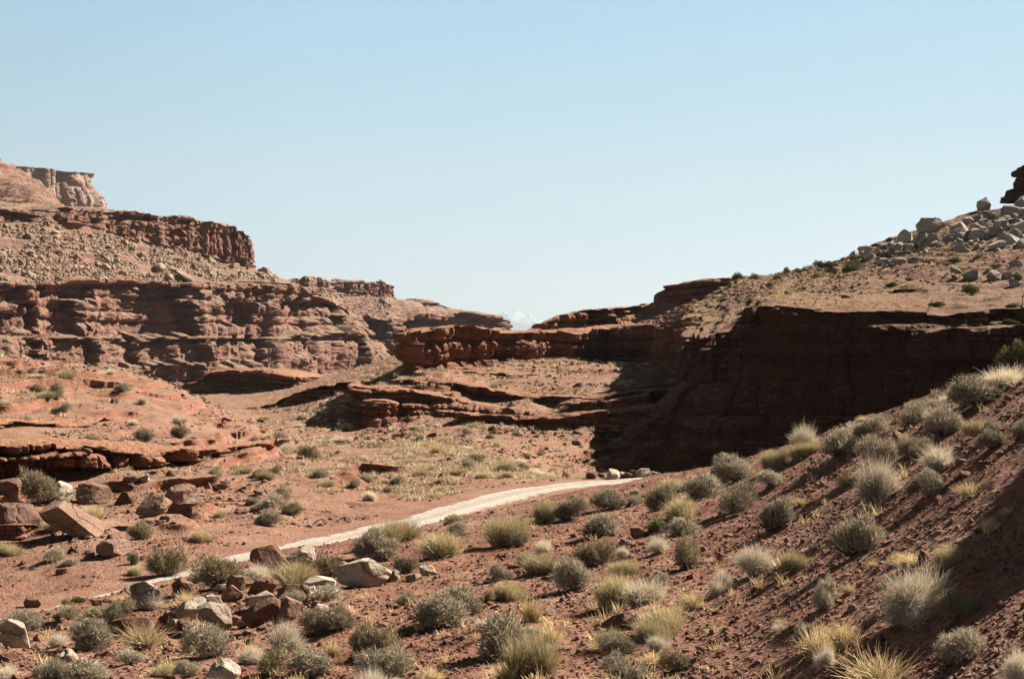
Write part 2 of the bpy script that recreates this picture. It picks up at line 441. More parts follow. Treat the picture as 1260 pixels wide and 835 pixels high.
m_far = rock_mat('far_mesa_rock', FAR, .22, .9, (.40, .28, .2), soil_lo=.5, soil_hi=.72, varnish=.35, soil2=(.30, .17, .12))
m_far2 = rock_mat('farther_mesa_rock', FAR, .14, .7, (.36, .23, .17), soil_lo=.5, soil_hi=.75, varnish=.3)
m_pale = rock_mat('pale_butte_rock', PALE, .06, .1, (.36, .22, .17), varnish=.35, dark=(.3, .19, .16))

def ground_mat():
    t = NT('red_soil')
    v = t.scaled((1, 1, 1))
    big = t.noise(v, .11, 5, .6); med = t.noise(v, .9, 6, .65); fin = t.noise(v, 6, 5, .7)
    col = t.mix(t.ramp(big, [(.35, 0.), (.65, 1.)]), (.27, .125, .08), (.335, .178, .118))
    col = t.mix(t.ramp(med, [(.42, 0.), (.7, .8)]), col, (.38, .235, .165))
    col = t.mix(.7, col, t.ramp(fin, [(.28, .35), (.5, 1.), (.74, 1.55)]), 'MULTIPLY')
    at = t.n('ShaderNodeAttribute', attribute_name='gravelly')
    dk = t.mix(t.ramp(med, [(.35, 0.), (.68, 1.)]), (.21, .09, .055), (.33, .165, .11))
    dk = t.mix(t.math('MULTIPLY', t.ramp(t.noise(v, .35, 5, .65), [(.48, 0.), (.62, 1.)]), .6), dk, (.38, .22, .155))
    dk = t.mix(.75, dk, t.ramp(fin, [(.28, .3), (.5, 1.), (.74, 1.6)]), 'MULTIPLY')
    col = t.mix(at.outputs['Fac'], col, dk)
    # dry grass cover on the flats
    gr = t.noise(v, .3, 6, .7)
    sx = t.n('ShaderNodeSeparateXYZ'); t.l(t.pos, sx.inputs[0])
    flat = t.ramp(t.normal_z(), [(.93, 0.), (.985, 1.)])
    valley_y = t.ramp(t.math('DIVIDE', sx.outputs[1], 400.), [(.13, 0.), (.19, 1.)])
    gx = t.math('MULTIPLY', t.math('MULTIPLY', t.ramp(gr, [(.5, 0.), (.6, .55)]), flat), valley_y)
    col = t.mix(gx, col, (.36, .27, .17))
    rk = t.noise(t.scaled((.3, .3, 5)), 1, 4, .6)
    rock = t.ramp(rk, RED)
    nz = t.math('ADD', t.normal_z(), t.math('MULTIPLY', t.math('SUBTRACT', med, .5), .35))
    col = t.mix(t.ramp(nz, [(.62, 1.), (.84, 0.)]), col, rock)
    vo = t.n('ShaderNodeTexVoronoi'); t.l(v, vo.inputs['Vector']); vo.inputs['Scale'].default_value = 9
    peb = t.ramp(vo.outputs['Distance'], [(.0, 1.), (.38, 0.)])
    hb = t.math('ADD', t.math('MULTIPLY', med, .5), t.math('ADD', t.math('MULTIPLY', fin, .5), t.math('MULTIPLY', peb, .35)))
    return t.finish(col, t.bump(hb, .9, .12))

def road_mat():
    t = NT('pale_road_dust'); v = t.scaled((1, 1, 1))
    a = t.noise(v, .5, 5, .6); b = t.noise(v, 7, 5, .7); c = t.noise(v, 2.2, 4, .65)
    la = t.n('ShaderNodeAttribute', attribute_name='lateral'); al = t.math('ABSOLUTE', la.outputs['Fac'])
    col = t.mix(a, (.46, .395, .33), (.55, .49, .42))
    mid = t.math('ADD', t.math('MULTIPLY', t.math('ABSOLUTE', t.math('SUBTRACT', al, .56)), 2.2), t.math('MULTIPLY', t.math('SUBTRACT', c, .5), 1.6))
    col = t.mix(t.math('MULTIPLY', t.ramp(mid, [(.55, 0.), (1., 1.)]), .5), col, (.36, .27, .2))
    edge = t.math('ADD', al, t.math('MULTIPLY', t.math('SUBTRACT', c, .5), .9))
    col = t.mix(t.ramp(edge, [(.78, 0.), (1.02, 1.)]), col, (.29, .15, .095))
    col = t.mix(.6, col, t.ramp(b, [(.3, .55), (.5, 1.), (.7, 1.25)]), 'MULTIPLY')
    return t.finish(col, t.bump(t.math('ADD', b, c), .7, .06))

ground_o = build_ground(ground_mat())
road_o = build_road(road_mat())

# ------------------------------------------------------------------ cliffs, mesas, ledges
def setting(o, label, cat='cliff'): return tag(o, label, cat, kind='structure')

# large shaded cliff at the right with the stony hill above it
b = CT((800,565,128),(738,590,101.5),(772,593,98),(850,592,98),(925,592,98.5),(1050,592,98.5),(1180,592,98),(1330,590,97),(1600,590,90))
lo = CT((835,532,130),(792,540,105),(815,518,103),(862,506,102.5),(926,505,102),(1050,505,101.5),(1180,505,101),(1330,505,99.5),(1600,500,92))
m_ = CT((855,470,134),(842,474,110.5),(856,470,107),(890,468,105.5),(928,468,104.3),(1050,468,103),(1180,468,102.8),(1330,466,101.3),(1600,460,93))
t1 = CT((868,422,139),(858,420,115),(876,414,109),(898,409,109.5),(930,407,106),(1050,406,104),(1180,404,104),(1330,402,102.3),(1600,396,97))
rm = CT((872,408,152),(866,407,126),(882,403,117),(916,398,112),(930,377,107),(1050,380,105),(1180,380,105),(1330,377,103),(1600,372,99))
h1 = CT((842,398,165),(840,391,144),(876,383,140),(930,368,133),(956,364,128),(1058,361,124),(1190,357,124),(1330,350,122),(1600,330,118))
sk = CT((893,356,258),(890,354,234),(898,348,222),(906,342,213),(945,338,208),(1040,317,180),(1136,279,168),(1245,252,172),(1500,205,175))
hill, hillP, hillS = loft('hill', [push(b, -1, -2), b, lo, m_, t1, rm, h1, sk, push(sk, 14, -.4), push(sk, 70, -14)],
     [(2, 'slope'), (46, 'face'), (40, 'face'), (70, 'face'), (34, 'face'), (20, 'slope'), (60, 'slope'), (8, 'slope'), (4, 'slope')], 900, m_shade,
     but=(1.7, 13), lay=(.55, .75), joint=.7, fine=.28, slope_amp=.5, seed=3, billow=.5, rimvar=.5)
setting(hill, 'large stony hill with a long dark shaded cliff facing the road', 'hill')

# middle outcrop: rounded cap ledge, and ledges below it
ft = CT((545,442,182),(511,452,149),(560,447,155),(640,442,169),(700,440,178),(750,445,182),(792,446,176),(822,450,158),(848,456,136),(880,460,122))
rr = CT((550,406,184),(507,408,148.5),(560,404,154.5),(640,409,168.5),(700,407,177.5),(750,402,181.5),(795,401,175.5),(826,402,158),(852,405,137),(884,404,123))
cap, capP, _ = loft('ledge', [push(ft, .9, -1.5), push(ft, .9), push(ft * .68 + rr * .32, .8), ft * .62 + rr * .38, rr, push(rr, 2.5, .25), push(rr, 34, -.3), push(rr, 40, -5)],
     [(3, 'face'), (22, 'face'), (5, 'face'), (50, 'face'), (8, 'slope'), (12, 'slope'), (3, 'slope')], 860, m_mid, but=(1.4, 9), lay=(.75, .6), joint=.9, fine=.3, slope_amp=.35, seed=14, billow=.6, rnd=1.0, lat=.9, slit=.9, rimvar=.55)
setting(cap, 'thick rounded red sandstone ledge crowning the middle outcrop', 'ledge')

def ledge(label, foot, rim, ns, nr, seed, back=14, mat=None, drop=-3, over=(.35, .4), **kw):
    foot = CT(*foot); rim = CT(*rim)
    a = dict(but=(.8, 7), lay=(.5, .55), joint=.7, fine=.22, slope_amp=.25, billow=.7, rnd=.9, lat=.7, rimvar=.25); a.update(kw)
    lowf = foot * (1 - over[1]) + rim * over[1]; lip = foot * (.93 - over[1]) + rim * (over[1] + .07)
    o, P, s = loft('ledge', [push(foot, over[0], -1.2), push(foot, over[0]), push(lowf, over[0]), lip, rim, push(rim, 1.2, .12), push(rim, back, -.2), push(rim, back + 3, drop)],
                   [(3, 'face'), (int(nr * .35), 'face'), (5, 'face'), (int(nr * .7), 'face'), (5, 'slope'), (14, 'slope'), (2, 'slope')], ns, mat or m_mid, seed=seed, **a)
    setting(o, label, 'ledge'); return o
ledge('low broken red ledge whose left end stands in black shadow below the outcrop',
      [(480,500,160),(441,522,133),(500,521,130),(560,521,129),(640,524,123),(720,527,114),(790,522,110),(840,520,112)],
      [(485,474,160),(440,476,132),(500,480,131),(560,492,132),(640,506,125),(700,513,117),(760,508,112),(830,500,112)], 560, 40, 31, back=10)
ledge('thin red rock step halfway up the slope under the capped outcrop',
      [(530,476,165),(500,481,142),(560,487,140),(600,494,138),(650,497,136),(720,499,134),(790,493,131),(850,490,131)],
      [(535,468,165),(499,469,141),(560,472,139),(600,478,137),(650,486,135),(720,490,133),(790,482,130),(850,478,130)], 480, 24, 37, back=9, but=(.7, 7))
ledge('dark shaded red knoll in the valley in front of the far mesa',
      [(190,505,262),(240,493,244),(270,490,236),(310,487,226),(350,482,216),(366,476,216),(372,474,240)],
      [(195,478,264),(240,470,246),(266,457,238),(310,456,227),(345,459,217),(363,463,217),(368,463,240)], 300, 34, 41, back=26, but=(2, 18), lay=(.6, .9))
ledge('long low rock ledge with black shadow crossing the middle valley floor',
      [(230,520,184),(290,522,176),(330,519,170),(370,516,168),(402,511,166),(440,506,165),(500,500,172)],
      [(230,508,185),(290,505,177),(330,498,171),(370,482,169),(402,474,167),(440,472,166),(500,470,174)], 340, 34, 43, back=20, but=(2.2, 12), lay=(.5, .7))
ledge('thick overhanging red ledge breaking the slope of the near hill',
      [(-160,600,53),(-60,598,55),(0,594,57),(50,593,58),(110,596,59),(165,591,60.5),(205,580,62),(250,572,65),(300,560,69),(335,552,73)],
      [(-160,556,53),(-60,553,55),(0,547,57),(50,548,58),(110,550,59),(165,555,60.5),(205,556,62),(250,553,65),(300,548,69),(335,546,73)], 760, 60, 47, back=6, mat=m_near,
      but=(.75, 2.4), lay=(.5, .42), joint=.8, fine=.14, slope_amp=.14, drop=-1.5, over=(1.1, .4), lat=1.0, slit=.6)
ledge('layered pale red rock bench at the foot of the near hill',
      [(-150,708,46),(-60,708,45.8),(0,708,45.5),(35,704,45.5),(54,692,46.5),(60,684,48.5)],
      [(-150,655,46),(-60,654,45.8),(0,652,45.5),(30,652,45.7),(50,655,46.8),(56,662,48.5)], 260, 46, 53, back=3, mat=m_near, but=(.3, 4), lay=(.16, .22), joint=.18, fine=.05, slope_amp=.08, drop=-1)
ledge('rugged dark ledge behind the outcrop along the skyline notch',
      [(715,412,290),(667,412,226),(690,410,228),(740,404,233),(790,397,240),(850,392,248),(900,392,255)],
      [(720,390,290),(668,397,225),(692,387,227),(740,380,232),(790,377,239),(850,372,247),(900,370,254)], 340, 30, 59, back=30, but=(1.6, 9), lay=(.8, .8), joint=1)
ledge('small overhanging ledge at the top edge of the stony hill',
      [(840,378,245),(821,374,221),(852,386,212),(900,390,207),(955,386,201),(1000,382,192)],
      [(845,352,247),(816,358,221),(850,346.5,212.5),(902,342,208.5),(950,346,204),(1005,352,196)], 300, 40, 61, back=12, but=(1.3, 8), lay=(.8, .8), mat=m_mid, joint=1)
sh0 = CT((764,408,204),(800,409,194),(830,411,174),(858,412,143),(886,410,124)); sh1 = CT((764,400,205),(800,401,195),(830,402,175),(858,404,144),(886,401,125))
sh2 = CT((752,385,268),(796,374,250),(830,366,229),(866,371,210),(904,376,199))
o, _, _ = loft('hill', [push(sh0, 0, -2), sh0, sh1, sh2, push(sh2, 25, -.6, 6)], [(2, 'face'), (14, 'face'), (44, 'slope'), (4, 'slope')], 300, m_mid, but=(1, 9), lay=(.5, .6), joint=.6, fine=.2, slope_amp=.7, seed=231)
setting(o, 'slabby sunlit shoulder between the middle outcrop and the stony hill', 'hill')
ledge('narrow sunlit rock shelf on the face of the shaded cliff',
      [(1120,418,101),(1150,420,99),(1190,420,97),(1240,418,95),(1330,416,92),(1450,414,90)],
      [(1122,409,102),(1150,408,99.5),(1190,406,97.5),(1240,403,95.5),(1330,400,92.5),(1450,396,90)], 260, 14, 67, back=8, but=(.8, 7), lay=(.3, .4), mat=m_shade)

for lab, pts, back, sd in [
    ('short red rock step just under the cap of the middle outcrop', [(520,462,468,149),(560,458,465,153),(610,459,465,155),(660,463,469,156),(710,462,468,160)], 4, 201),
    ('jutting block of red rock left of the low broken ledge', [(446,494,523,127),(458,493,522,126),(475,493,521,126.5),(490,498,521,128)], 5, 203),
    ('line of red slabs low on the right of the outcrop slope', [(560,508,517,124),(610,512,521,121),(660,514,523,117),(700,511,521,114),(745,506,517,112)], 4, 205),
    ('sunlit slab ledge beside the shaded cliff nose', [(690,495,501,133),(730,494,501,130),(770,490,499,128),(800,486,496,127)], 4, 207),
    ('thin dark rock line across the flank of the stony hill', [(1090,359,365,124),(1130,357,364,125),(1180,355,362,126),(1230,352,359,127)], 5, 209),
    ('short rock step on the lower flank of the stony hill', [(985,366,373,160),(1010,362,370,150),(1035,360,367,142),(1055,358,365,136)], 5, 211),
    ('rocky rib under the boulder field of the stony hill', [(1030,338,344,150),(1075,333,341,150),(1120,331,339,150),(1150,333,339,150)], 5, 213),
    ('broken rock rib at the right of the stony hill', [(1180,330,338,150),(1215,327,336,150),(1260,324,332,150),(1290,322,330,150)], 5, 215),
    ('low red step above the overhanging ledge of the near hill', [(-40,523,531,64),(20,521,530,66),(70,522,530,68),(120,519,526,71)], 4, 217),
    ('second red step higher on the near hill', [(-30,496,502,75),(30,496,503,77),(85,494,500,80)], 4, 219),
    ('thin rock lip near the right flank of the near hill', [(180,522,528,75),(225,519,526,78),(270,517,523,83)], 4, 221),
    ('low red rock lip on the open shoulder of the near hill', [(120,468,473,92),(170,476,481,93),(220,484,490,96)], 4, 223)]:
    near_ = sd >= 217
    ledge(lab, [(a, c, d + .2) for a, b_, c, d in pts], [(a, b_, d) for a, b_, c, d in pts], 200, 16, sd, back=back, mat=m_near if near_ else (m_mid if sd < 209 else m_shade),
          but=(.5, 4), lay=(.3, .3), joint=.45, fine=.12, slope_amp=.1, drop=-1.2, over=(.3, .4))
# far mesa at the left
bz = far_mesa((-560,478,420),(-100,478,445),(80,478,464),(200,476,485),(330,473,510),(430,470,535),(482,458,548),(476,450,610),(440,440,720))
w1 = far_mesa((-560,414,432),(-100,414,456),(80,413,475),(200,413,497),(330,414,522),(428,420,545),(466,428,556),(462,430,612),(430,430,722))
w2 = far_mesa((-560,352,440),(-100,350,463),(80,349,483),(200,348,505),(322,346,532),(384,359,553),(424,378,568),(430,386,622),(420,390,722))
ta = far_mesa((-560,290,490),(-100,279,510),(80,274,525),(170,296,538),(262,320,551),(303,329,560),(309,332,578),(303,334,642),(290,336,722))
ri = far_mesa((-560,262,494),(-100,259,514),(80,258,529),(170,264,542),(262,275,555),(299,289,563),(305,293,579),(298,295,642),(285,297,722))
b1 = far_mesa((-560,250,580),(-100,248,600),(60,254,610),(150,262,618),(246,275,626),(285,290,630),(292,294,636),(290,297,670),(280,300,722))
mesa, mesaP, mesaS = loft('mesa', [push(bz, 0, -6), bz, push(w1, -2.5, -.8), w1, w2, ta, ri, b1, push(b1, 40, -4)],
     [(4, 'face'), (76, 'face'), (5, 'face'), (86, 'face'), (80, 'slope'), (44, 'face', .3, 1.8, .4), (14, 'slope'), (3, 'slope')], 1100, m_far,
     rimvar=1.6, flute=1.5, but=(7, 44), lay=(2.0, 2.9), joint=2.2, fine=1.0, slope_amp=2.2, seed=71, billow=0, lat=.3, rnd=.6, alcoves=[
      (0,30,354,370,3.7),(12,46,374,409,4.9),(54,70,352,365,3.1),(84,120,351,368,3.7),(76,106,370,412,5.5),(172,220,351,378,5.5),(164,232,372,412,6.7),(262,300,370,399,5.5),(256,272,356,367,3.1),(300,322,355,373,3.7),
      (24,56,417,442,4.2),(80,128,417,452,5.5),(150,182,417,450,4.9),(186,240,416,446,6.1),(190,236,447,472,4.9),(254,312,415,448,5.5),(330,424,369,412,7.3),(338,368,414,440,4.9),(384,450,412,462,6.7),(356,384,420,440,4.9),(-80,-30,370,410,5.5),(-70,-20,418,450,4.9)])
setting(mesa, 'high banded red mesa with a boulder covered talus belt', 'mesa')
f3 = CT((-700,300,565),(-200,285,585),(0,262,600),(58,256,612),(82,257,650),(70,262,720))
p3 = CT((-700,160,640),(-200,172,652),(-8,194,664),(20,205,676),(26,212,720),(20,220,760))
upper, _, _ = loft('hill', [push(f3, 0, -4), f3, p3, push(p3, 60, -6, -30)], [(2, 'slope'), (90, 'slope'), (4, 'slope')], 420, m_far2,
     but=(5, 30), lay=(1.5, 2.5), joint=1, fine=.8, slope_amp=3.2, seed=83)
setting(upper, 'ledgy red slope rising above the rim of the banded mesa', 'hill')
# second mesa
bb = CT((250,452,760),(380,453,800),(450,454,842),(530,452,882),(600,448,932),(622,442,965),(614,436,1060),(590,432,1200))
wt = CT((250,384,772),(380,386,812),(450,391,854),(530,389,894),(592,386,942),(611,395,968),(604,397,1060),(590,400,1200))
tt = CT((250,362,840),(380,362,880),(440,364,905),(464,366,925),(473,369,945),(476,371,975),(474,373,1060),(470,375,1200))
rt = CT((250,346,848),(380,346,888),(440,345,911),(461,346,930),(468,348,949),(470,350,975),(468,352,1060),(465,355,1200))
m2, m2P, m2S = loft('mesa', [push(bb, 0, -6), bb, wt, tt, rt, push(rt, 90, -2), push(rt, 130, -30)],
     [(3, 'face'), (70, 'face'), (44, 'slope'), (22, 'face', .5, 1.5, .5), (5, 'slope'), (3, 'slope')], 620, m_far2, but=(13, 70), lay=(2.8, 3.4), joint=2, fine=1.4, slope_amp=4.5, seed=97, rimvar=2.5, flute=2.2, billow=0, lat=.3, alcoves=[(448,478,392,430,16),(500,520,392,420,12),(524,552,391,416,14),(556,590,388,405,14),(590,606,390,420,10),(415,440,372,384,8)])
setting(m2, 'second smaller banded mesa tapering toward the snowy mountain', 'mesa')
sp = CT((450,378,900),(480,371,930),(526,369,985),(560,380,1010),(600,386,1010),(606,388,1090))
spb = CT((450,392,898),(480,388,926),(526,386,975),(566,387,1000),(604,390,1002),(606,392,1090))
o, _, _ = loft('ledge', [push(spb, 0, -4), spb, sp, push(sp, 40, -6)], [(2, 'face'), (24, 'face'), (4, 'slope')], 260, m_far2, but=(5, 30), lay=(2, 2.5), joint=2, fine=1, slope_amp=1, seed=101)
setting(o, 'stepped red ledge along the falling ridge of the second mesa', 'ledge')
# pale sheer butte
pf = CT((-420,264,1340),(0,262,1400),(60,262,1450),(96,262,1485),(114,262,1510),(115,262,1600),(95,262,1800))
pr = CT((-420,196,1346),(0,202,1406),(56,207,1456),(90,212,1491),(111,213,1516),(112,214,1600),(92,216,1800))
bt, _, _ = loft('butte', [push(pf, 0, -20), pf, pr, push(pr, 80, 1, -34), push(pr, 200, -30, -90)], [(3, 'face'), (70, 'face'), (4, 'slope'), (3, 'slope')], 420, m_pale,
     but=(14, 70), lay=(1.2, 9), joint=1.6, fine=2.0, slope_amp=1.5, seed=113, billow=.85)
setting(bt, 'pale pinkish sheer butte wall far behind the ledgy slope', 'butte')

# snowy mountain on the horizon
def build_mountain():
    D = 50000.; n, m = 240, 100
    X = np.linspace(-1900, 3000, n)[None] + 0 * np.zeros((m, 1)); Y = D + np.linspace(-3000, 3000, m)[:, None] + 0 * X
    prof = 3.35 * np.interp((X / D * FPX + CX), [565, 590, 604, 618, 627, 640, 652, 668, 685, 700, 735], [0, 140, 235, 300, 345, 328, 272, 200, 150, 100, 0])
    across = np.clip(1 - np.abs(Y - D) / 3000, 0, 1) ** .9
    Z = prof * across * (1 + .22 * fbm(X / 530, Y / 530, 0, 5, 131)) - 200 * (np.abs(fbm(X / 400, Y / 1000, 0, 4, 133))) * across + 40
    me = mesh_from('mountain', np.stack([X, Y, Z - 30], -1).reshape(-1, 3), grid_faces(m, n), smooth=True)
    t = NT('snowy_mountain'); sx = t.n('ShaderNodeSeparateXYZ'); t.l(t.pos, sx.inputs[0])
    ns = t.noise(t.scaled((1, 1, 1)), .0036, 6, .65)
    h = t.math('ADD', t.math('DIVIDE', sx.outputs[2], 1100.), t.math('MULTIPLY', t.math('SUBTRACT', ns, .5), 1.3))
    col = t.mix(t.ramp(h, [(.5, 0.), (.62, 1.)]), (.10, .125, .14), (.5, .53, .56))
    o = link('mountain', me, t.finish(col))
    setting(o, 'hazy blue snow streaked mountain on the horizon', 'mountain')
build_mountain()

# ------------------------------------------------------------------ camera, air, light
cam = bpy.data.cameras.new('camera'); cam.lens = 50; cam.sensor_width = 36; cam.clip_end = 120000; cam.clip_start = .1
co = bpy.data.objects.new('camera', cam); COL.objects.link(co); co.location = (0, 0, 0); co.rotation_euler = (math.radians(90), 0, 0)
scene.camera = co

SUN_EL, SUN_V = math.radians(38), (1.0, .6)
hz = math.hypot(*SUN_V)
sd = Vector((SUN_V[0] / hz * math.cos(SUN_EL), SUN_V[1] / hz * math.cos(SUN_EL), math.sin(SUN_EL)))
sl = bpy.data.lights.new('sun', 'SUN'); sl.energy = 5.0; sl.angle = math.radians(.53); sl.color = (1, .93, .82)
so = bpy.data.objects.new('sun', sl); COL.objects.link(so); so.rotation_euler = sd.to_track_quat('Z', 'Y').to_euler(); so.location = (60, 20, 60)
wd = bpy.data.worlds.new('World'); scene.world = wd; wd.use_nodes = True
nt = wd.node_tree; nt.nodes.clear()
sky = nt.nodes.new('ShaderNodeTexSky'); sky.sky_type = 'NISHITA'; sky.sun_disc = False
sky.sun_elevation = SUN_EL; sky.sun_rotation = math.atan2(SUN_V[0], SUN_V[1])
sky.altitude = 1400; sky.air_density = 1.0; sky.dust_density = .5; sky.ozone_density = 1.0
bg = nt.nodes.new('ShaderNodeBackground'); bg.inputs['Strength'].default_value = .15
tc = nt.nodes.new('ShaderNodeTexCoord'); sz = nt.nodes.new('ShaderNodeSeparateXYZ'); nt.links.new(tc.outputs['Generated'], sz.inputs[0])
rp = nt.nodes.new('ShaderNodeValToRGB'); e = rp.color_ramp.elements
SKYK = .295
stops = [(0, (.58, .62, .80)), (.03, (.62, .64, .79)), (.12, (.97, .91, .78)), (.23, (1.15, 1.19, .97)), (.27, (.8, .78, .6)), (.33, (.3, .26, .19)), (1, (.12, .1, .075))]
while len(e) < len(stops): e.new(.5)
for k, (a, c) in enumerate(stops): e[k].position = a; e[k].color = (*[v * SKYK for v in c], 1)
nt.links.new(sz.outputs[2], rp.inputs['Fac'])
mx = nt.nodes.new('ShaderNodeMix'); mx.data_type = 'RGBA'; mx.blend_type = 'MULTIPLY'; mx.inputs[0].default_value = 1
mr = nt.nodes.new('ShaderNodeMapRange'); nt.links.new(sz.outputs[0], mr.inputs[0])
mr.inputs[1].default_value = -.15; mr.inputs[2].default_value = .4; mr.inputs[3].default_value = 1.0; mr.inputs[4].default_value = .74
vm = nt.nodes.new('ShaderNodeVectorMath'); vm.operation = 'SCALE'; nt.links.new(rp.outputs[0], vm.inputs[0]); nt.links.new(mr.outputs[0], vm.inputs['Scale'])
nt.links.new(sky.outputs[0], mx.inputs[6]); nt.links.new(vm.outputs[0], mx.inputs[7])
ow = nt.nodes.new('ShaderNodeOutputWorld')
nt.links.new(mx.outputs[2], bg.inputs['Color']); nt.links.new(bg.outputs[0], ow.inputs['Surface'])
scene.view_settings.view_transform = 'Standard'; scene.view_settings.look = 'None'
scene.view_settings.exposure = 1.83; scene.view_settings.gamma = 1.0; scene.view_settings.use_curve_mapping = False
scene.render.engine = 'CYCLES'
cy = scene.cycles
cy.max_bounces = 5; cy.diffuse_bounces = 1; cy.glossy_bounces = 1; cy.transmission_bounces = 2; cy.transparent_max_bounces = 4; cy.volume_bounces = 0
cy.use_denoising = True; cy.use_adaptive_sampling = True
# ------------------------------------------------------------------ haze: one closed box of even air
def build_haze():
    x0, x1, y0, y1, z0, z1 = -14000, 14000, -700, 54000, -70, 1400
    V = np.array([(x, y, z) for z in (z0, z1) for y in (y0, y1) for x in (x0, x1)], float)
    F = np.array([(0, 2, 3, 1), (4, 5, 7, 6), (0, 1, 5, 4), (2, 6, 7, 3), (0, 4, 6, 2), (1, 3, 7, 5)])
    m, nt = new_mat('haze'); o = nt.nodes.new('ShaderNodeOutputMaterial'); v = nt.nodes.new('ShaderNodeVolumePrincipled')
    v.inputs['Density'].default_value = HAZE; v.inputs['Color'].default_value = (.47, .54, .6, 1); v.inputs['Anisotropy'].default_value = .2
    nt.links.new(v.outputs[0], o.inputs['Volume'])
    h = link('haze', mesh_from('haze', V, F), m)
    tag(h, 'thin blue haze filling the air toward the mountains', 'haze', kind='stuff')
HAZE = 3.3e-5
if HAZE: build_haze()

# ------------------------------------------------------------------ rocks
def ico(sub):
    import bmesh
    bm = bmesh.new(); bmesh.ops.create_icosphere(bm, subdivisions=sub, radius=1)
    V = np.array([v.co[:] for v in bm.verts]); F = np.array([[v.index for v in f.verts] for f in bm.faces]); bm.free()
    return V, F
ICO = {k: ico(k) for k in (1, 2, 3, 4, 5)}

def boulder_verts(seed, sub, flat=.62, long=1.3, cuts=11, rough=.03):
    r = np.random.default_rng(seed)
    V = ICO[sub][0].copy()
    n = r.normal(size=(cuts, 3)); n /= np.linalg.norm(n, axis=1)[:, None]
    n[0] = (r.normal(0, .12), r.normal(0, .12), 1); n[1] = (r.normal(0, .1), r.normal(0, .1), -1)
    for k in range(2): n[k] /= np.linalg.norm(n[k])
    d = r.uniform(.5, .74, cuts); d[0] = .62; d[1] = .6
    for k in range(cuts):
        o = np.maximum(V @ n[k] - d[k], 0); V -= o[:, None] * n[k] * .97
    V += (rough * .5 * fbm(V[:, 0] * 8 + seed, V[:, 1] * 8, V[:, 2] * 8, 3, seed % 991))[:, None] * V
    V += (rough * fbm(V[:, 0] * 2.2 + seed, V[:, 1] * 2.2, V[:, 2] * 2.2, 5, seed % 1000))[:, None] * 2.2 * V
    if rough > .02:    # beds weathered into grooves
        V[:, :2] *= (1 + rough * 1.1 * np.round(np.sin(V[:, 2] * 9 + 2 * vn(V[:, 0] * 2, V[:, 1] * 2, 0, seed % 997))))[:, None] if seed % 2 else 1
    V *= np.array([long, 1, flat]); V /= np.abs(V[:, 0]).max()
    return V

def boulder_mesh(seed, sub=4, **kw):
    V = boulder_verts(seed, sub, **kw)
    return mesh_from('boulder', V, ICO[sub][1], smooth=False)

def stone_mat(name, a, b, dark, k=1.0, seed=0):
    t = NT(name)
    tc = t.n('ShaderNodeTexCoord'); oi = t.n('ShaderNodeObjectInfo')
    v = t.pos
    n1 = t.noise(t.scaled((k, k, k)), 1.1, 5, .62); n2 = t.noise(t.scaled((k, k, k)), 9, 5, .7); n3 = t.noise(t.scaled((k * .6, k * .6, k * 5)), 1, 4, .6)
    col = t.mix(t.ramp(n1, [(.35, 0.), (.65, 1.)]), a, b)
    col = t.mix(t.math('MULTIPLY', t.ramp(n3, [(.55, 0.), (.7, 1.)]), .55), col, dark)
    col = t.mix(.65, col, t.ramp(n2, [(.3, .5), (.5, 1.), (.72, 1.35)]), 'MULTIPLY')
    r = t.n('ShaderNodeMapRange'); t.l(oi.outputs['Random'], r.inputs[0]); r.inputs[3].default_value = .72; r.inputs[4].default_value = 1.2
    col = t.mix(1.0, col, r.outputs[0], 'MULTIPLY')
    wp = t.n('ShaderNodeVectorMath', operation='ADD'); t.l(t.scaled((k, k, k * 1.6)), wp.inputs[0]); nn = t.n('ShaderNodeTexNoise'); t.l(t.pos, nn.inputs['Vector']); nn.inputs['Scale'].default_value = 1.5 * k
    t.l(nn.outputs['Color'], wp.inputs[1])
    vc = t.n('ShaderNodeTexVoronoi', feature='DISTANCE_TO_EDGE'); t.l(wp.outputs[0], vc.inputs['Vector']); vc.inputs['Scale'].default_value = .55
    cr = t.ramp(vc.outputs['Distance'], [(0., 0.), (.035, 1.)])
    col = t.mix(t.math('MULTIPLY', t.math('SUBTRACT', 1., cr), .28), col, dark)
    h = t.math('ADD', t.math('MULTIPLY', n2, .6), t.math('ADD', t.math('MULTIPLY', n3, .8), t.math('ADD', n1, t.math('MULTIPLY', cr, .5))))
    return t.finish(col, t.bump(h, .95, .14 / k))
m_tan = stone_mat('tan_sandstone', (.52, .40, .30), (.68, .56, .44), (.27, .155, .105))
m_red = stone_mat('red_sandstone', (.27, .155, .108), (.35, .22, .16), (.15, .08, .055))
m_brown = stone_mat('brown_sandstone', (.2, .1, .065), (.34, .19, .125), (.1, .05, .035))
m_grey = stone_mat('weathered_grey_rock', (.44, .37, .30), (.6, .53, .44), (.16, .105, .08), k=.35)
m_talus = stone_mat('pale_talus_rock', (.40, .28, .2), (.48, .36, .265), (.22, .13, .09), k=.2)
m_gravel = stone_mat('red_gravel', (.27, .13, .083), (.46, .27, .19), (.14, .07, .048), k=2.2)
MATS = dict(tan=m_tan, red=m_red, brown=m_brown, grey=m_grey)

def to_ground(px, py, D=None):
    D = D or raycast(px, py)
    x = (px - CX) / FPX * D
    return x, D, float(ground(np.array([x]), np.array([D]))[0])

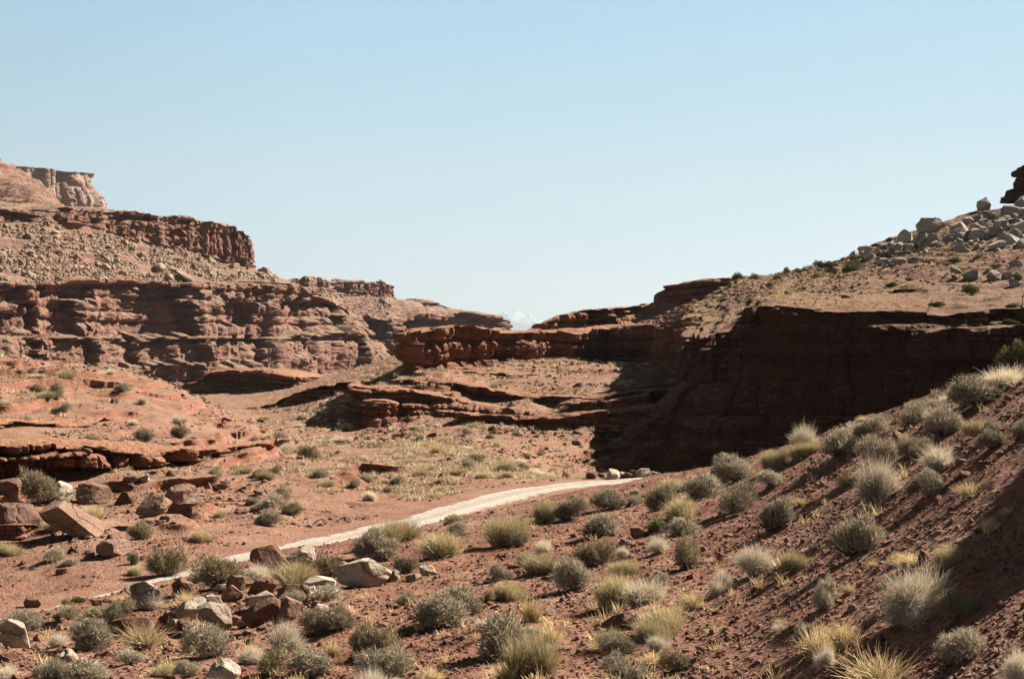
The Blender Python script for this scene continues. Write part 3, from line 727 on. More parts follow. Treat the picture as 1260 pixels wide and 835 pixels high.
def place_boulder(px, py, w, h, mat, label, seed, tilt=(0, 0), D=None, sub=4, group=None, cat='boulder', name='boulder', yaw=None, z=None):
    """px,py: middle of the foot; w,h: apparent size in photo pixels"""
    x, D, zg = to_ground(px, py, D)
    if z is not None: zg = z
    s = D / FPX; r = np.random.default_rng(seed)
    W_, H_ = w * s, h * s
    long = r.uniform(1.1, 1.5)
    flat = min(1.25, max(.3, H_ * 1.15 / (W_ * .5) / 1.36)) * long
    o = link(name, boulder_mesh(seed, sub, flat=flat, long=long, cuts=int(r.integers(12, 18))), MATS.get(mat, mat) if isinstance(mat, str) else mat)
    o.scale = (W_ / 2,) * 3; o.rotation_euler = (tilt[0], tilt[1], r.uniform(-.35, .35) if yaw is None else yaw)
    o.location = (x, D + W_ * .25, zg + H_ * .31 + (.62 * W_ / 2 * abs(math.sin(tilt[1])) if abs(tilt[1]) > .4 else 0))
    return tag(o, label, cat, group)

BOULDERS = [
 # px, foot py, width, height, stone, tilt, label
 (17,798,36,30,'tan',(.2,.3),'pale pitted boulder at the far left edge beside grey brush'),
 (176,750,40,34,'tan',(0,.35),'big squarish tan boulder with a sunlit flat top beside the road'),
 (155,783,46,20,'brown',(0,-.25),'low brown slab in front of the big squarish tan boulder'),
 (221,735,34,20,'brown',(.1,.2),'dark rough boulder right of the big squarish tan boulder'),
 (229,770,44,18,'tan',(.2,-.6),'smooth rounded tan slab leaning down at the left of the boulder pile'),
 (262,750,26,15,'tan',(0,.2),'small flat tan rock wedged above the cracked slab of the pile'),
 (262,779,52,30,'tan',(.1,.3),'cracked tan slab with a dark overhung edge in the boulder pile'),
 (283,742,24,20,'red',(0,.4),'small reddish pyramid shaped rock at the back of the pile'),
 (289,727,22,19,'red',(0,0),'stubby rust brown block under the large olive shrub'),
 (324,733,38,20,'brown',(.1,-.2),'dark reddish boulder at the top middle of the boulder pile'),
 (325,754,36,20,'tan',(.2,-.3),'pale boulder resting in the shaded hollow of the pile'),
 (315,778,56,20,'brown',(.2,-.5),'long dark slab slanting across the hollow of the pile'),
 (349,765,38,25,'red',(0,.4),'orange brown block at the front corner of the boulder pile'),
 (361,740,34,21,'red',(.1,.1),'split reddish block behind the orange brown block'),
 (332,702,46,29,'brown',(0,-.25),'dark rust boulder with a shaded face beside the road'),
 (372,699,38,21,'tan',(0,.1),'pale pink boulder touching the dark rust boulder by the road'),
 (396,727,40,14,'tan',(0,.15),'flat pale stone behind the low grey shrub of the pile'),
 (449,722,66,33,'tan',(.05,.12),'largest pale tan slab with an undercut front among the shrubs'),
 (424,708,24,12,'tan',(0,0),'small pale stone touching the left of the largest pale slab'),
 (484,716,16,15,'tan',(0,.1),'small upright pale stone touching the right of the largest slab'),
 (526,708,22,12,'tan',(0,.3),'lone whitish stone with a rounded back on red gravel'),
 (508,716,18,7,'tan',(0,0),'thin flat whitish flake lying on red gravel'),
 (384,768,12,9,'tan',(0,.2),'tiny white stone beside the paired grey shrubs'),
 (270,842,48,32,'tan',(0,.1),'blocky pale boulder cut by the bottom edge of the picture'),
 (102,800,20,9,'tan',(0,0),'small white rock at the foot of a round grey shrub'),
 (84,815,26,12,'tan',(.1,.2),'flat pinkish slab above the bottom left brush'),
 (10,812,20,8,'brown',(0,0),'low brown stone in shade under the pale pitted boulder'),
 (196,795,18,8,'brown',(0,.2),'small shaded brown stone below the straw coloured bush'),
 (206,770,30,12,'brown',(0,-.4),'thin dark slab between the straw bush and the leaning tan slab'),
 (765,776,44,20,'red',(0,-.15),'reddish wedge rock with a black shadow on the gravel slope'),
 (784,662,18,13,'brown',(0,0),'small dark rock left of a bright green tuft'),
 (483,749,17,6,'brown',(0,0),'thin dark flake of rock alone on the red gravel'),
 (1082,824,20,9,'red',(0,0),'small red rock at the shaded lower slope'),
 (675,757,16,9,'red',(0,.2),'pinkish stone beside a pale straw tuft'),
 # near hill
 (86,664,84,17,'red',(.35,.62),'huge smooth red slab leaning downhill at the foot of the ledge'),
 (16,660,76,44,'red',(.05,.1),'massive rounded red block above the layered bench'),
 (8,622,36,34,'red',(0,.3),'rounded red block at the far left under the ledge'),
 (70,618,38,24,'tan',(.1,.4),'pale broken boulder at the head of the leaning slab'),
 (116,620,54,24,'red',(.1,.1),'broad reddish boulder with a black undercut below the ledge'),
 (185,636,50,22,'red',(.55,-.2),'five sided reddish slab tilted to the sun below the ledge'),
 (153,621,30,16,'brown',(0,0),'dark block between the broad boulder and the five sided slab'),
 (217,617,44,19,'red',(.1,-.2),'thin reddish slab right of the five sided slab'),
 (137,686,44,23,'red',(0,.1),'rounded low red boulder downhill of the leaning slab'),
 (178,597,18,14,'tan',(.1,.2),'bright pinkish stone just under the ledge lip'),
 (160,598,26,12,'red',(0,.1),'small reddish boulder fallen against the foot of the ledge'),
 (211,593,16,8,'red',(0,0),'little flat stone at the ledge end'),
 (266,603,26,8,'red',(0,.1),'thin flat stone on the open red slope'),
 (152,738,22,13,'red',(0,.1),'pinkish grey block at the far roadside'),
 (117,746,16,9,'red',(0,0),'small rock on the roadside bank near a green tuft'),
 (35,748,28,13,'brown',(0,.1),'dark edged rock on the roadside bank'),
 (76,707,20,8,'brown',(0,0),'small dark rock below the layered bench'),
 (30,608,20,14,'brown',(0,.3),'dark wedge stone in the shadow of the ledge'),
]
for i, (px, py, w, h, st, tilt, lab) in enumerate(BOULDERS):
    if i < 34 and py < 835: w *= 1.18; h *= 1.15
    place_boulder(px, py, w, h, st, lab, 500 + i * 7, tilt)

rp = np.random.default_rng(77)
for i in range(30):
    px = rp.uniform(195, 440); py = 752 - (px - 300) * .13 + rp.normal(0, 17); w = rp.uniform(9, 24)
    place_boulder(px, py, w, w * rp.uniform(.4, .75), ['tan', 'brown', 'red', 'tan'][i % 4], 'small angular rock wedged among the big blocks of the roadside boulder pile', 2600 + i, (rp.normal(0, .25), rp.normal(0, .3)), sub=3, group='small rocks of the boulder pile')
for i in range(26):
    px = rp.uniform(20, 330); py = rp.uniform(600, 690); w = rp.uniform(7, 20)
    place_boulder(px, py, w, w * rp.uniform(.3, .6), ['red', 'brown', 'red'][i % 3], 'small red rock fallen on the slope below the ledge of the near hill', 2700 + i, (rp.normal(0, .2), rp.normal(0, .25)), sub=3, group='small rocks below the hill ledge')

# rocks heaped at the far end of the road
g = 'rocks heaped at the end of the road'
for i, (px, py, w, h, st, lab) in enumerate([
 (728,588,18,9,'red','rough low rock starting the heap above the road end'),(756,591,18,8,'tan','long pale rock on top of the roadside heap'),(772,593,16,7,'red','reddish rock in the middle of the roadside heap'),
 (790,592,20,10,'tan','largest pale rock at the end of the roadside heap'),(759,599,22,8,'tan','slanting pale slab at the front of the roadside heap'),(779,602,14,8,'red','rounded pink rock at the front of the roadside heap'),
 (796,603,16,8,'red','dark edged pink rock near the grey shrub at the road end'),(741,592,12,6,'red','small rock between the rough rock and the pale ones'),(806,596,18,6,'tan','flat pale slab at the outer end of the heap')]):
    place_boulder(px, py, w, h, st, lab, 1500 + i * 3, (0, .1 * (i % 3)), D=66.5 + i * .1, sub=3, group=g)

# white and grey boulders on the skyline of the stony hill
HB = [(1052,315,18,9),(1068,311,26,12),(1088,307,20,10),(1080,313,14,9),(1118,300,30,22),(1096,304,18,9),(1135,299,26,15),(1152,285,52,24),(1168,296,22,12),(1180,285,32,17),(1211,256,26,20),(1192,276,20,10),(1204,272,18,10),
 (1222,270,38,14),(1206,294,34,17),(1224,290,30,15),(1212,280,14,11),(1236,284,28,20),(1250,268,36,22),(1245,300,40,14),(1228,306,26,10),(1255,286,26,18),(1247,318,36,19),(1263,305,30,18),(1200,343,26,14),(1226,346,22,18),(1240,343,24,10),
 (1250,330,24,12),(1186,300,16,8),(1160,301,14,7),(1270,275,34,24),(1262,255,30,18),(1110,305,14,7),(1252,352,22,11)]
hz_all = hillP[135:].reshape(-1, 3)
hu, hv = hz_all[:, 0] / hz_all[:, 1] * FPX + CX, -hz_all[:, 2] / hz_all[:, 1] * FPX + CY
hill_words = ['big overhung grey boulder', 'pale flat topped boulder', 'rounded white boulder', 'angular grey block', 'leaning whitish slab']
rb = np.random.default_rng(5)
HB += [(int(x), int(np.interp(x, [1050, 1130, 1190, 1262], [316, 302, 283, 256]) + abs(rb.normal(0, 9 + max(0, x - 1080) * .11))), int(w), int(w * .5)) for x, w in zip(1264 - 212 * rb.random(165) ** 1.35, 6 + 22 * rb.random(165) ** 2.)]
for i, (px, py, w, h) in enumerate(HB):
    w *= .85; h *= .8
    k = np.argmin((hu - px) ** 2 + (hv - py) ** 2 + 1e-4 * (hz_all[:, 1] - 160) ** 2)
    p = hz_all[k]
    place_boulder(px, py, w, h, 'grey', 'whitish grey boulder among many strewn over the top of the stony hill', 1700 + i * 5, (.15 * ((i % 3) - 1), .2 * ((i % 5) - 2)), D=float(p[1]), z=float(p[2]), sub=4,
                  group='boulders strewn over the hill top')
    o = COL.objects[-1]
for nm, lab in (((1152, 285), 'long dark undersided boulder highest on the hill crest left of the tower'), ((1211, 256), 'lone dark boulder with a white cap standing just left of the tower'),
                ((1118, 300), 'stacked pale boulder at the middle of the hill crest'), ((1052, 315), 'first small boulder at the lower end of the hill crest')):
    i = [q[:2] for q in HB].index(nm)
    obs = [o for o in COL.objects if o.get('group') == 'boulders strewn over the hill top' or o.get('_k')]
    hb_list = [o for o in COL.objects if o.name.startswith('boulder') and o.active_material is m_grey]
    hb_list[i]['label'] = lab

# rock tower at the right edge: stacked weathered beds with a jutting cap
def build_tower():
    D = 174; lay = [(246,238,60,1.0),(238,231,52,.9),(231,222,44,.8),(222,214,42,.8),(214,208,47,1.0),(208,203,40,.9)]
    root = bpy.data.objects.new('rock_tower', None); COL.objects.link(root); root.location = W(1272, 248, D)
    tag(root, 'dark blocky rock tower with a jutting cap on the hill crest', 'rock tower')
    for i, (y0, y1, w, dd) in enumerate(lay):
        s = D / FPX; V = boulder_verts(2300 + i, 4, flat=1, long=1, cuts=6, rough=.02)
        V /= np.abs(V).max(0); V = np.sign(V) * np.abs(V) ** .4 * (1 + .06 * fbm(V[:, 0] * 4 + i, V[:, 1] * 4, V[:, 2] * 4, 4, i)[:, None])
        V *= np.array([w * s / 2, w * s / 2 * .9, (y0 - y1) * s * .62])
        nm = 'cap' if i >= 4 else 'bed'
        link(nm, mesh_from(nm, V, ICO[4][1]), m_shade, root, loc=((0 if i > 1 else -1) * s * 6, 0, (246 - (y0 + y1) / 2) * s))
build_tower()

# talus blocks on the far mesa, every block a thing; the small rest is one mass
def talus(P, rows, n_ind, n_stuff, size, label, group, stuff_label, seed, mat, name='talus_block', ulim=None):
    r = np.random.default_rng(seed)
    Q = P[rows[0]:rows[1]]
    protos = [mesh_from('talus_block', boulder_verts(seed + k, 2, flat=r.uniform(.5, 1), long=r.uniform(1, 1.7), cuts=9, rough=.01), ICO[2][1]) for k in range(8)]
    for m in protos: m.materials.append(mat)
    def pick(n):
        out = []
        while len(out) < n:
            i = int(r.integers(0, Q.shape[0])); j = int(r.integers(0, Q.shape[1])); p = Q[i, j]
            px = p[0] / p[1] * FPX + CX
            if ulim and not (ulim[0] < px < ulim[1]): continue
            if vn(px / 22., i / 9., 0, seed) < -.25 - .3 * r.random(): continue
            out.append(p)
        return np.array(out)
    for p in pick(n_ind):
        s = size[1] * .85 * math.exp(r.normal(.1, .42))
        o = link(name, protos[int(r.integers(0, 8))], None, loc=(p[0], p[1], p[2] + .15 * s), rot=(r.uniform(-.5, .5), r.uniform(-.5, .5), r.uniform(0, 6.28)), scale=(s, s, s))
        tag(o, label, 'rock', group)
    scatter_mass('scree', pick(n_stuff), lambda n: size[0] * np.exp(r.normal(0, .4, n)), mat, stuff_label, 'scree', seed)

def rand_rot(n, r):
    q = r.normal(size=(n, 4)); q /= np.linalg.norm(q, axis=1)[:, None]; w, x, y, z = q.T
    return np.stack([1-2*(y*y+z*z), 2*(x*y-z*w), 2*(x*z+y*w), 2*(x*y+z*w), 1-2*(x*x+z*z), 2*(y*z-x*w), 2*(x*z-y*w), 2*(y*z+x*w), 1-2*(x*x+y*y)], -1).reshape(n, 3, 3)

def scatter_mass(name, pts, sizes, mat, label, cat, seed, sub=1, flat=.6):
    r = np.random.default_rng(seed + 5); n = len(pts)
    base, F = ICO[sub]
    protos = []
    for k in range(12):
        V = base * (1 + .28 * r.normal(size=(len(base), 1)) * .7); protos.append(V * np.array([1, r.uniform(.6, .95), r.uniform(.4, .75)]))
    protos = np.array(protos)
    R = rand_rot(n, r); s = sizes(n) if callable(sizes) else sizes
    V = np.einsum('nij,nvj->nvi', R, protos[r.integers(0, 12, n)]) * s[:, None, None]
    V[..., 2] *= flat / .6 * .8
    V += pts[:, None, :] + np.array([0, 0, 1.0]) * (s * .12)[:, None, None]
    FF = (F[None] + (np.arange(n) * len(base))[:, None, None]).reshape(-1, 3)
    o = link(name, mesh_from(name, V.reshape(-1, 3), FF), mat)
    return tag(o, label, cat, kind='stuff')

s0 = 4 + 76 + 5 + 86
talus(mesaP, (s0 + 2, s0 + 78), 215, 9500, (.5, 1.2), 'pale block of fallen rock on the talus belt of the banded mesa', 'fallen blocks on the mesa talus', 'pale scree covering the talus belt of the banded mesa', 31, m_talus, ulim=(-30, 340))
talus(m2P, (3 + 70 + 2, 3 + 70 + 40), 45, 1800, (.55, 1.25), 'fallen rock below the rim of the second mesa', 'fallen rocks below the second mesa rim', 'small scree below the rim of the second mesa', 37, m_talus, ulim=(370, 480))
talus(hillP, (2 + 46 + 40 + 70 + 34 + 20, 2 + 46 + 40 + 70 + 34 + 20 + 58), 60, 2600, (.16, .5), 'brownish rock lying on the open slope of the stony hill', 'rocks on the stony hill slope', 'small stones strewn over the stony hill slope', 41, m_red, name='rock', ulim=(820, 1290))

# gravel of the near slope and rubble of the hill and valley
def gravel():
    r = np.random.default_rng(61); n = 150000
    u = r.uniform(-.46, .62, n); inv = r.uniform(1 / 46., 1 / 6.5, n); y = 1 / inv
    keep = y < np.interp(u, _ug, _Dg) + 1.5; u, y = u[keep], y[keep]
    dens = fbm(u * y / 1.3, y / 1.3, 0, 3, 62); k2 = r.random(len(u)) < .65 + .7 * dens; u, y = u[k2], y[k2]
    x = u * y; z = ground(x, y)
    s = np.clip(.0145 * np.exp(r.normal(0, .55, len(x))), .008, .11) * np.clip(y / 14, .75, 1.9)
    scatter_mass('gravel', np.stack([x, y, z], 1), s, m_gravel, 'loose red gravel covering the near slope', 'gravel', 63)
    n = 42000
    px = r.uniform(-30, 790, n); y = np.exp(r.uniform(math.log(32), math.log(175), n)); x = (px - CX) / FPX * y
    px2 = r.uniform(400, 800, 16000); y2 = r.uniform(95, 175, 16000); x = np.concatenate([x, (px2 - CX) / FPX * y2]); y = np.concatenate([y, y2])
    px3 = r.uniform(60, 520, 16000); y3 = r.uniform(37, 66, 16000); x = np.concatenate([x, (px3 - CX) / FPX * y3]); y = np.concatenate([y, y3]); n = len(x)
    k = (road_dist(x, y) > 2.0) & (vn(x / 4, y / 4, 0, 64) + .5 * vn(x / 1.3, y / 1.3, 0, 65) > r.uniform(-.5, .9, n)) & (fg_plane(x, y) < valley(x, y) + .3)
    x, y = x[k], y[k]; z = ground(x, y)
    s = np.clip(.034 * np.exp(r.normal(0, .6, len(x))), .016, .32) * np.clip(y / 55, .7, 2.6)
    scatter_mass('rubble', np.stack([x, y, z], 1), s, m_red, 'broken red rubble scattered over the near hill and valley', 'rubble', 66)
gravel()
# ------------------------------------------------------------------ desert plants
def leaf_mat(name, stops, trans=.16):
    t = NT(name)
    a = t.n('ShaderNodeAttribute', attribute_name='tint'); oi = t.n('ShaderNodeObjectInfo')
    col = t.ramp(a.outputs['Fac'], stops)
    r = t.n('ShaderNodeMapRange'); t.l(oi.outputs['Random'], r.inputs[0]); r.inputs[3].default_value = .78; r.inputs[4].default_value = 1.2
    col = t.mix(1.0, col, r.outputs[0], 'MULTIPLY')
    col = t.mix(1.0, col, (ALB * 1.75, ALB * 1.68, ALB * 1.62), 'MULTIPLY')
    d = t.n('ShaderNodeBsdfDiffuse'); t.l(col, d.inputs[0]); tr = t.n('ShaderNodeBsdfTranslucent'); t.l(col, tr.inputs[0])
    m = t.n('ShaderNodeMixShader'); m.inputs[0].default_value = trans; t.l(d.outputs[0], m.inputs[1]); t.l(tr.outputs[0], m.inputs[2])
    t.l(m.outputs[0], t.out.inputs['Surface']); return t.m
LM = {'G': leaf_mat('grey_sage_leaves', [(0, (.15, .115, .08)), (.4, (.29, .25, .18)), (.75, (.44, .395, .3)), (1, (.62, .565, .44))]),
      'D': leaf_mat('dark_brush_leaves', [(0, (.12, .09, .06)), (.5, (.25, .215, .145)), (1, (.42, .37, .27))]),
      'O': leaf_mat('olive_brush_leaves', [(0, (.12, .09, .05)), (.5, (.26, .22, .13)), (1, (.48, .42, .28))]),
      'S': leaf_mat('silver_brush_stems', [(0, (.24, .19, .13)), (.4, (.5, .43, .32)), (1, (.8, .72, .57))]),
      'Y': leaf_mat('yellow_green_blades', [(0, (.17, .13, .06)), (.45, (.38, .32, .175)), (1, (.64, .55, .35))]),
      'T': leaf_mat('straw_blades', [(0, (.28, .2, .1)), (.45, (.52, .4, .22)), (1, (.74, .61, .38))]),
      'P': leaf_mat('pale_dry_grass', [(0, (.3, .235, .14)), (.45, (.5, .41, .27)), (1, (.68, .58, .41))]),
      'L': leaf_mat('fresh_green_leaves', [(0, (.05, .05, .025)), (.5, (.12, .125, .06)), (1, (.26, .25, .13))])}
t = NT('woody_stems'); m_wood = t.finish((lambda n: t.ramp(n, [(.3, (.10, .075, .055)), (.7, (.27, .22, .17))]))(t.noise(t.scaled((9, 9, 9)), 1, 3)))

def blades(p0, d, ln, w, bend, r, segs=2, tint=None):
    """tapered curved ribbons; p0,d (n,3), ln,w,bend (n)"""
    n = len(p0); d = d / (np.linalg.norm(d, axis=1)[:, None] + 1e-9)
    q = r.normal(size=(n, 3)); side = np.cross(d, q); side /= np.linalg.norm(side, axis=1)[:, None] + 1e-9
    bd = np.cross(side, d) * r.choice([-1, 1], n)[:, None] + np.array([0, 0, -.6]); 
    V = []
    for k in range(segs + 1):
        f = k / segs
        c = p0 + d * (ln * f)[:, None] + bd * (bend * ln * f * f)[:, None]
        ww = (w * (1 - .75 * f))[:, None] * side
        V += [c - ww, c + ww]
    V = np.stack(V, 1)                                  # n, 2(segs+1), 3
    nv = 2 * (segs + 1)
    F = np.array([[2 * k, 2 * k + 1, 2 * k + 3, 2 * k + 2] for k in range(segs)])
    FF = (F[None] + (np.arange(n) * nv)[:, None, None]).reshape(-1, 4)
    tint = r.uniform(0, 1, n) if tint is None else tint
    tv = np.repeat(tint[:, None], nv, 1) + np.repeat(np.linspace(-.12, .2, segs + 1), 2)[None]
    return V.reshape(-1, 3), FF, np.clip(tv, 0, 1).ravel()

def dirs(n, r, up=.0, lo=-.1):
    v = r.normal(size=(n, 3)); v /= np.linalg.norm(v, axis=1)[:, None]
    v[:, 2] = np.where(v[:, 2] < lo, -v[:, 2], v[:, 2]); v[:, 2] += up
    return v / np.linalg.norm(v, axis=1)[:, None]

def proto(kind, seed, n=1.0):
    """unit plant: about 1 wide, 1 * aspect high; returns (foliage mesh, stem mesh or None)"""
    r = np.random.default_rng(seed)
    if kind in 'GDOL':
        m = int(5600 * n)
        d = dirs(m, r, .12)
        lump = 1 + .34 * vn(d[:, 0] * 2.1 + seed, d[:, 1] * 2.1, d[:, 2] * 2.1, seed) + .16 * vn(d[:, 0] * 5.5, d[:, 1] * 5.5 + seed, d[:, 2] * 5.5, seed + 1)
        keep = vn(d[:, 0] * 4 + 9, d[:, 1] * 4, d[:, 2] * 4 + seed, seed + 2) > -.45 - .3 * r.random(m)
        d, lump = d[keep], lump[keep]; m = len(d)
        rad = lump * (1 - .55 * r.random(m) ** 2.2)
        nl = int(r.integers(4, 8)); lc = np.stack([r.uniform(-.27, .27, nl), r.uniform(-.27, .27, nl), r.uniform(0, .2, nl)], 1); lc[0] *= .3
        lr = r.uniform(.45, .95, nl); li = r.choice(nl, m, p=lr ** 2 / (lr ** 2).sum())
        p = lc[li] + d * (rad * lr[li])[:, None] * np.array([.31, .31, .5]); p[:, 2] = np.maximum(p[:, 2] + .04, .01 + .05 * r.random(m))
        dd = d * .75 + .75 * r.normal(size=(m, 3)) * .7 + np.array([0, 0, .5])
        a, b, c = blades(p, dd, r.uniform(.05, .13, m) * (.7 if kind == 'L' else 1), (r.uniform(.004, .0075, m) * (2.2 if kind == 'L' else 1)) / math.sqrt(max(n, .1)), r.uniform(0, .3, m), r, 1 if kind == 'L' else 2)
        k = 110; e = dirs(k, r, .15); ee = e * np.array([.36, .36, .52]) 
        st = blades(np.zeros((k, 3)) + r.normal(0, .05, (k, 3)) * [1, 1, .1], ee, np.linalg.norm(ee, axis=1) * np.where(r.random(k) < .3, r.uniform(1.15, 1.5, k), 1), r.uniform(.006, .012, k), r.uniform(-.1, .25, k), r, 3)
        return mesh_from('foliage', a, b, True, {'tint': c}), mesh_from('stems', st[0], st[1], True)
    if kind == 'S':
        m = int(3400 * n); d = dirs(m, r, .55, 0); nl = 7; lc = r.normal(0, .13, (nl, 3)) * [1, 1, 0]; li = r.integers(0, nl, m); lean = r.normal(0, .35, (nl, 3)) * [1, 1, .2]; d = d + lean[li]
        root = lc[li] + r.normal(0, .04, (m, 3)) * [1, 1, .1]
        base = np.abs(r.random(m)) ** 1.2 * .3
        p = root + d * base[:, None] * np.array([.9, .9, 1])
        a, b, c = blades(p, d + .22 * r.normal(size=(m, 3)), r.uniform(.16, .5, m) * (.6 + .55 * r.random(nl))[li], r.uniform(.0026, .005, m) / math.sqrt(n), r.uniform(.0, .5, m), r, 3, np.clip(.35 + base * 1.6 + r.normal(0, .2, m), 0, 1))
        k = 70; e = dirs(k, r, .3)
        st = blades(np.zeros((k, 3)), e, r.uniform(.15, .35, k), r.uniform(.006, .011, k), r.uniform(-.1, .3, k), r, 3)
        return mesh_from('foliage', a, b, True, {'tint': c}), mesh_from('stems', st[0], st[1], True)
    if kind == 'Y':
        m = int(3200 * n); d = dirs(m, r, .8, 0)
        cl = r.normal(0, .16, (9, 3)) * [1, 1, 0]; p = cl[r.integers(0, 9, m)] + r.normal(0, .06, (m, 3)) * [1, 1, .1]
        p[:, 2] += r.random(m) ** 2 * .2
        a, b, c = blades(p, d * [1, 1, 1.15] + .15 * r.normal(size=(m, 3)), r.uniform(.22, .6, m), r.uniform(.003, .0055, m) / math.sqrt(n), r.uniform(0, .35, m), r, 3)
        k = 50; e = dirs(k, r, .3)
        st = blades(np.zeros((k, 3)), e, r.uniform(.12, .3, k), r.uniform(.005, .01, k), r.uniform(-.1, .3, k), r, 3)
        return mesh_from('foliage', a, b, True, {'tint': c}), mesh_from('stems', st[0], st[1], True)
    m = int(520 * n); d = dirs(m, r, 1.0, 0)
    p = r.normal(0, .09, (m, 3)) * [1, 1, .05]
    a, b, c = blades(p, d, r.uniform(.3, .85, m), r.uniform(.006, .011, m), r.uniform(.05, .55, m), r, 3)
    return mesh_from('foliage', a, b, True, {'tint': c}), None

PROTO = {}
for k, cnt in (('G', 6), ('D', 3), ('O', 4), ('S', 4), ('Y', 4), ('T', 4), ('L', 1)):
    PROTO[k] = []
    for i in range(cnt):
        f, s = proto(k, 900 + 17 * i + ord(k))
        f.materials.append(LM[k])
        if s: s.materials.append(m_wood)
        zz = np.array([v.co[2] for v in f.vertices]); xx = np.array([v.co[0] for v in f.vertices])
        PROTO[k].append((f, s, np.percentile(zz, 98), np.percentile(xx, 97) - np.percentile(xx, 3)))
NAMES = {'G': ('shrub', 'shrub'), 'D': ('shrub', 'shrub'), 'O': ('shrub', 'shrub'), 'S': ('shrub', 'shrub'), 'Y': ('grassy_bush', 'bush'), 'T': ('grass_tuft', 'grass tuft'), 'L': ('leafy_bush', 'bush')}
_np = [0]
def plant(kind, px, py, w, h, label, group=None, D=None, loc=None, parts=True, seed=0):
    if loc is None:
        x, D, z = to_ground(px, py, D)
    else: x, D, z = loc
    s = D / FPX; i = _np[0]; _np[0] += 1
    f, st, hh, ww = PROTO[kind][(i * 7 + i // 3) % len(PROTO[kind])]
    q = {'S': .8, 'Y': .85, 'T': .82}.get(kind, .92); sx, sz = w * s / ww * q, h * s / hh * (q + .06)
    nm, cat = NAMES[kind]; rr_ = np.random.default_rng(4000 + i); ax = rr_.uniform(.82, 1.22); lean = (rr_.normal(0, .09), rr_.normal(0, .09)); sz *= rr_.uniform(.88, 1.12)
    rz = (i * 2.399) % 6.283
    at = (x, D + w * s * .22, z - .03)
    if parts and st is not None:
        o = bpy.data.objects.new(nm, None); COL.objects.link(o); o.location = at
        a = link('foliage', f, None, o); b = link('stems', st, None, o)
        for c in (a, b): c.rotation_euler = (*lean, rz); c.scale = (sx * ax, sx / ax, sz)
    else:
        o = link(nm, f, None, loc=at, rot=(*lean, rz), scale=(sx * ax, sx / ax, sz))
    tag(o, label, cat, group); return o
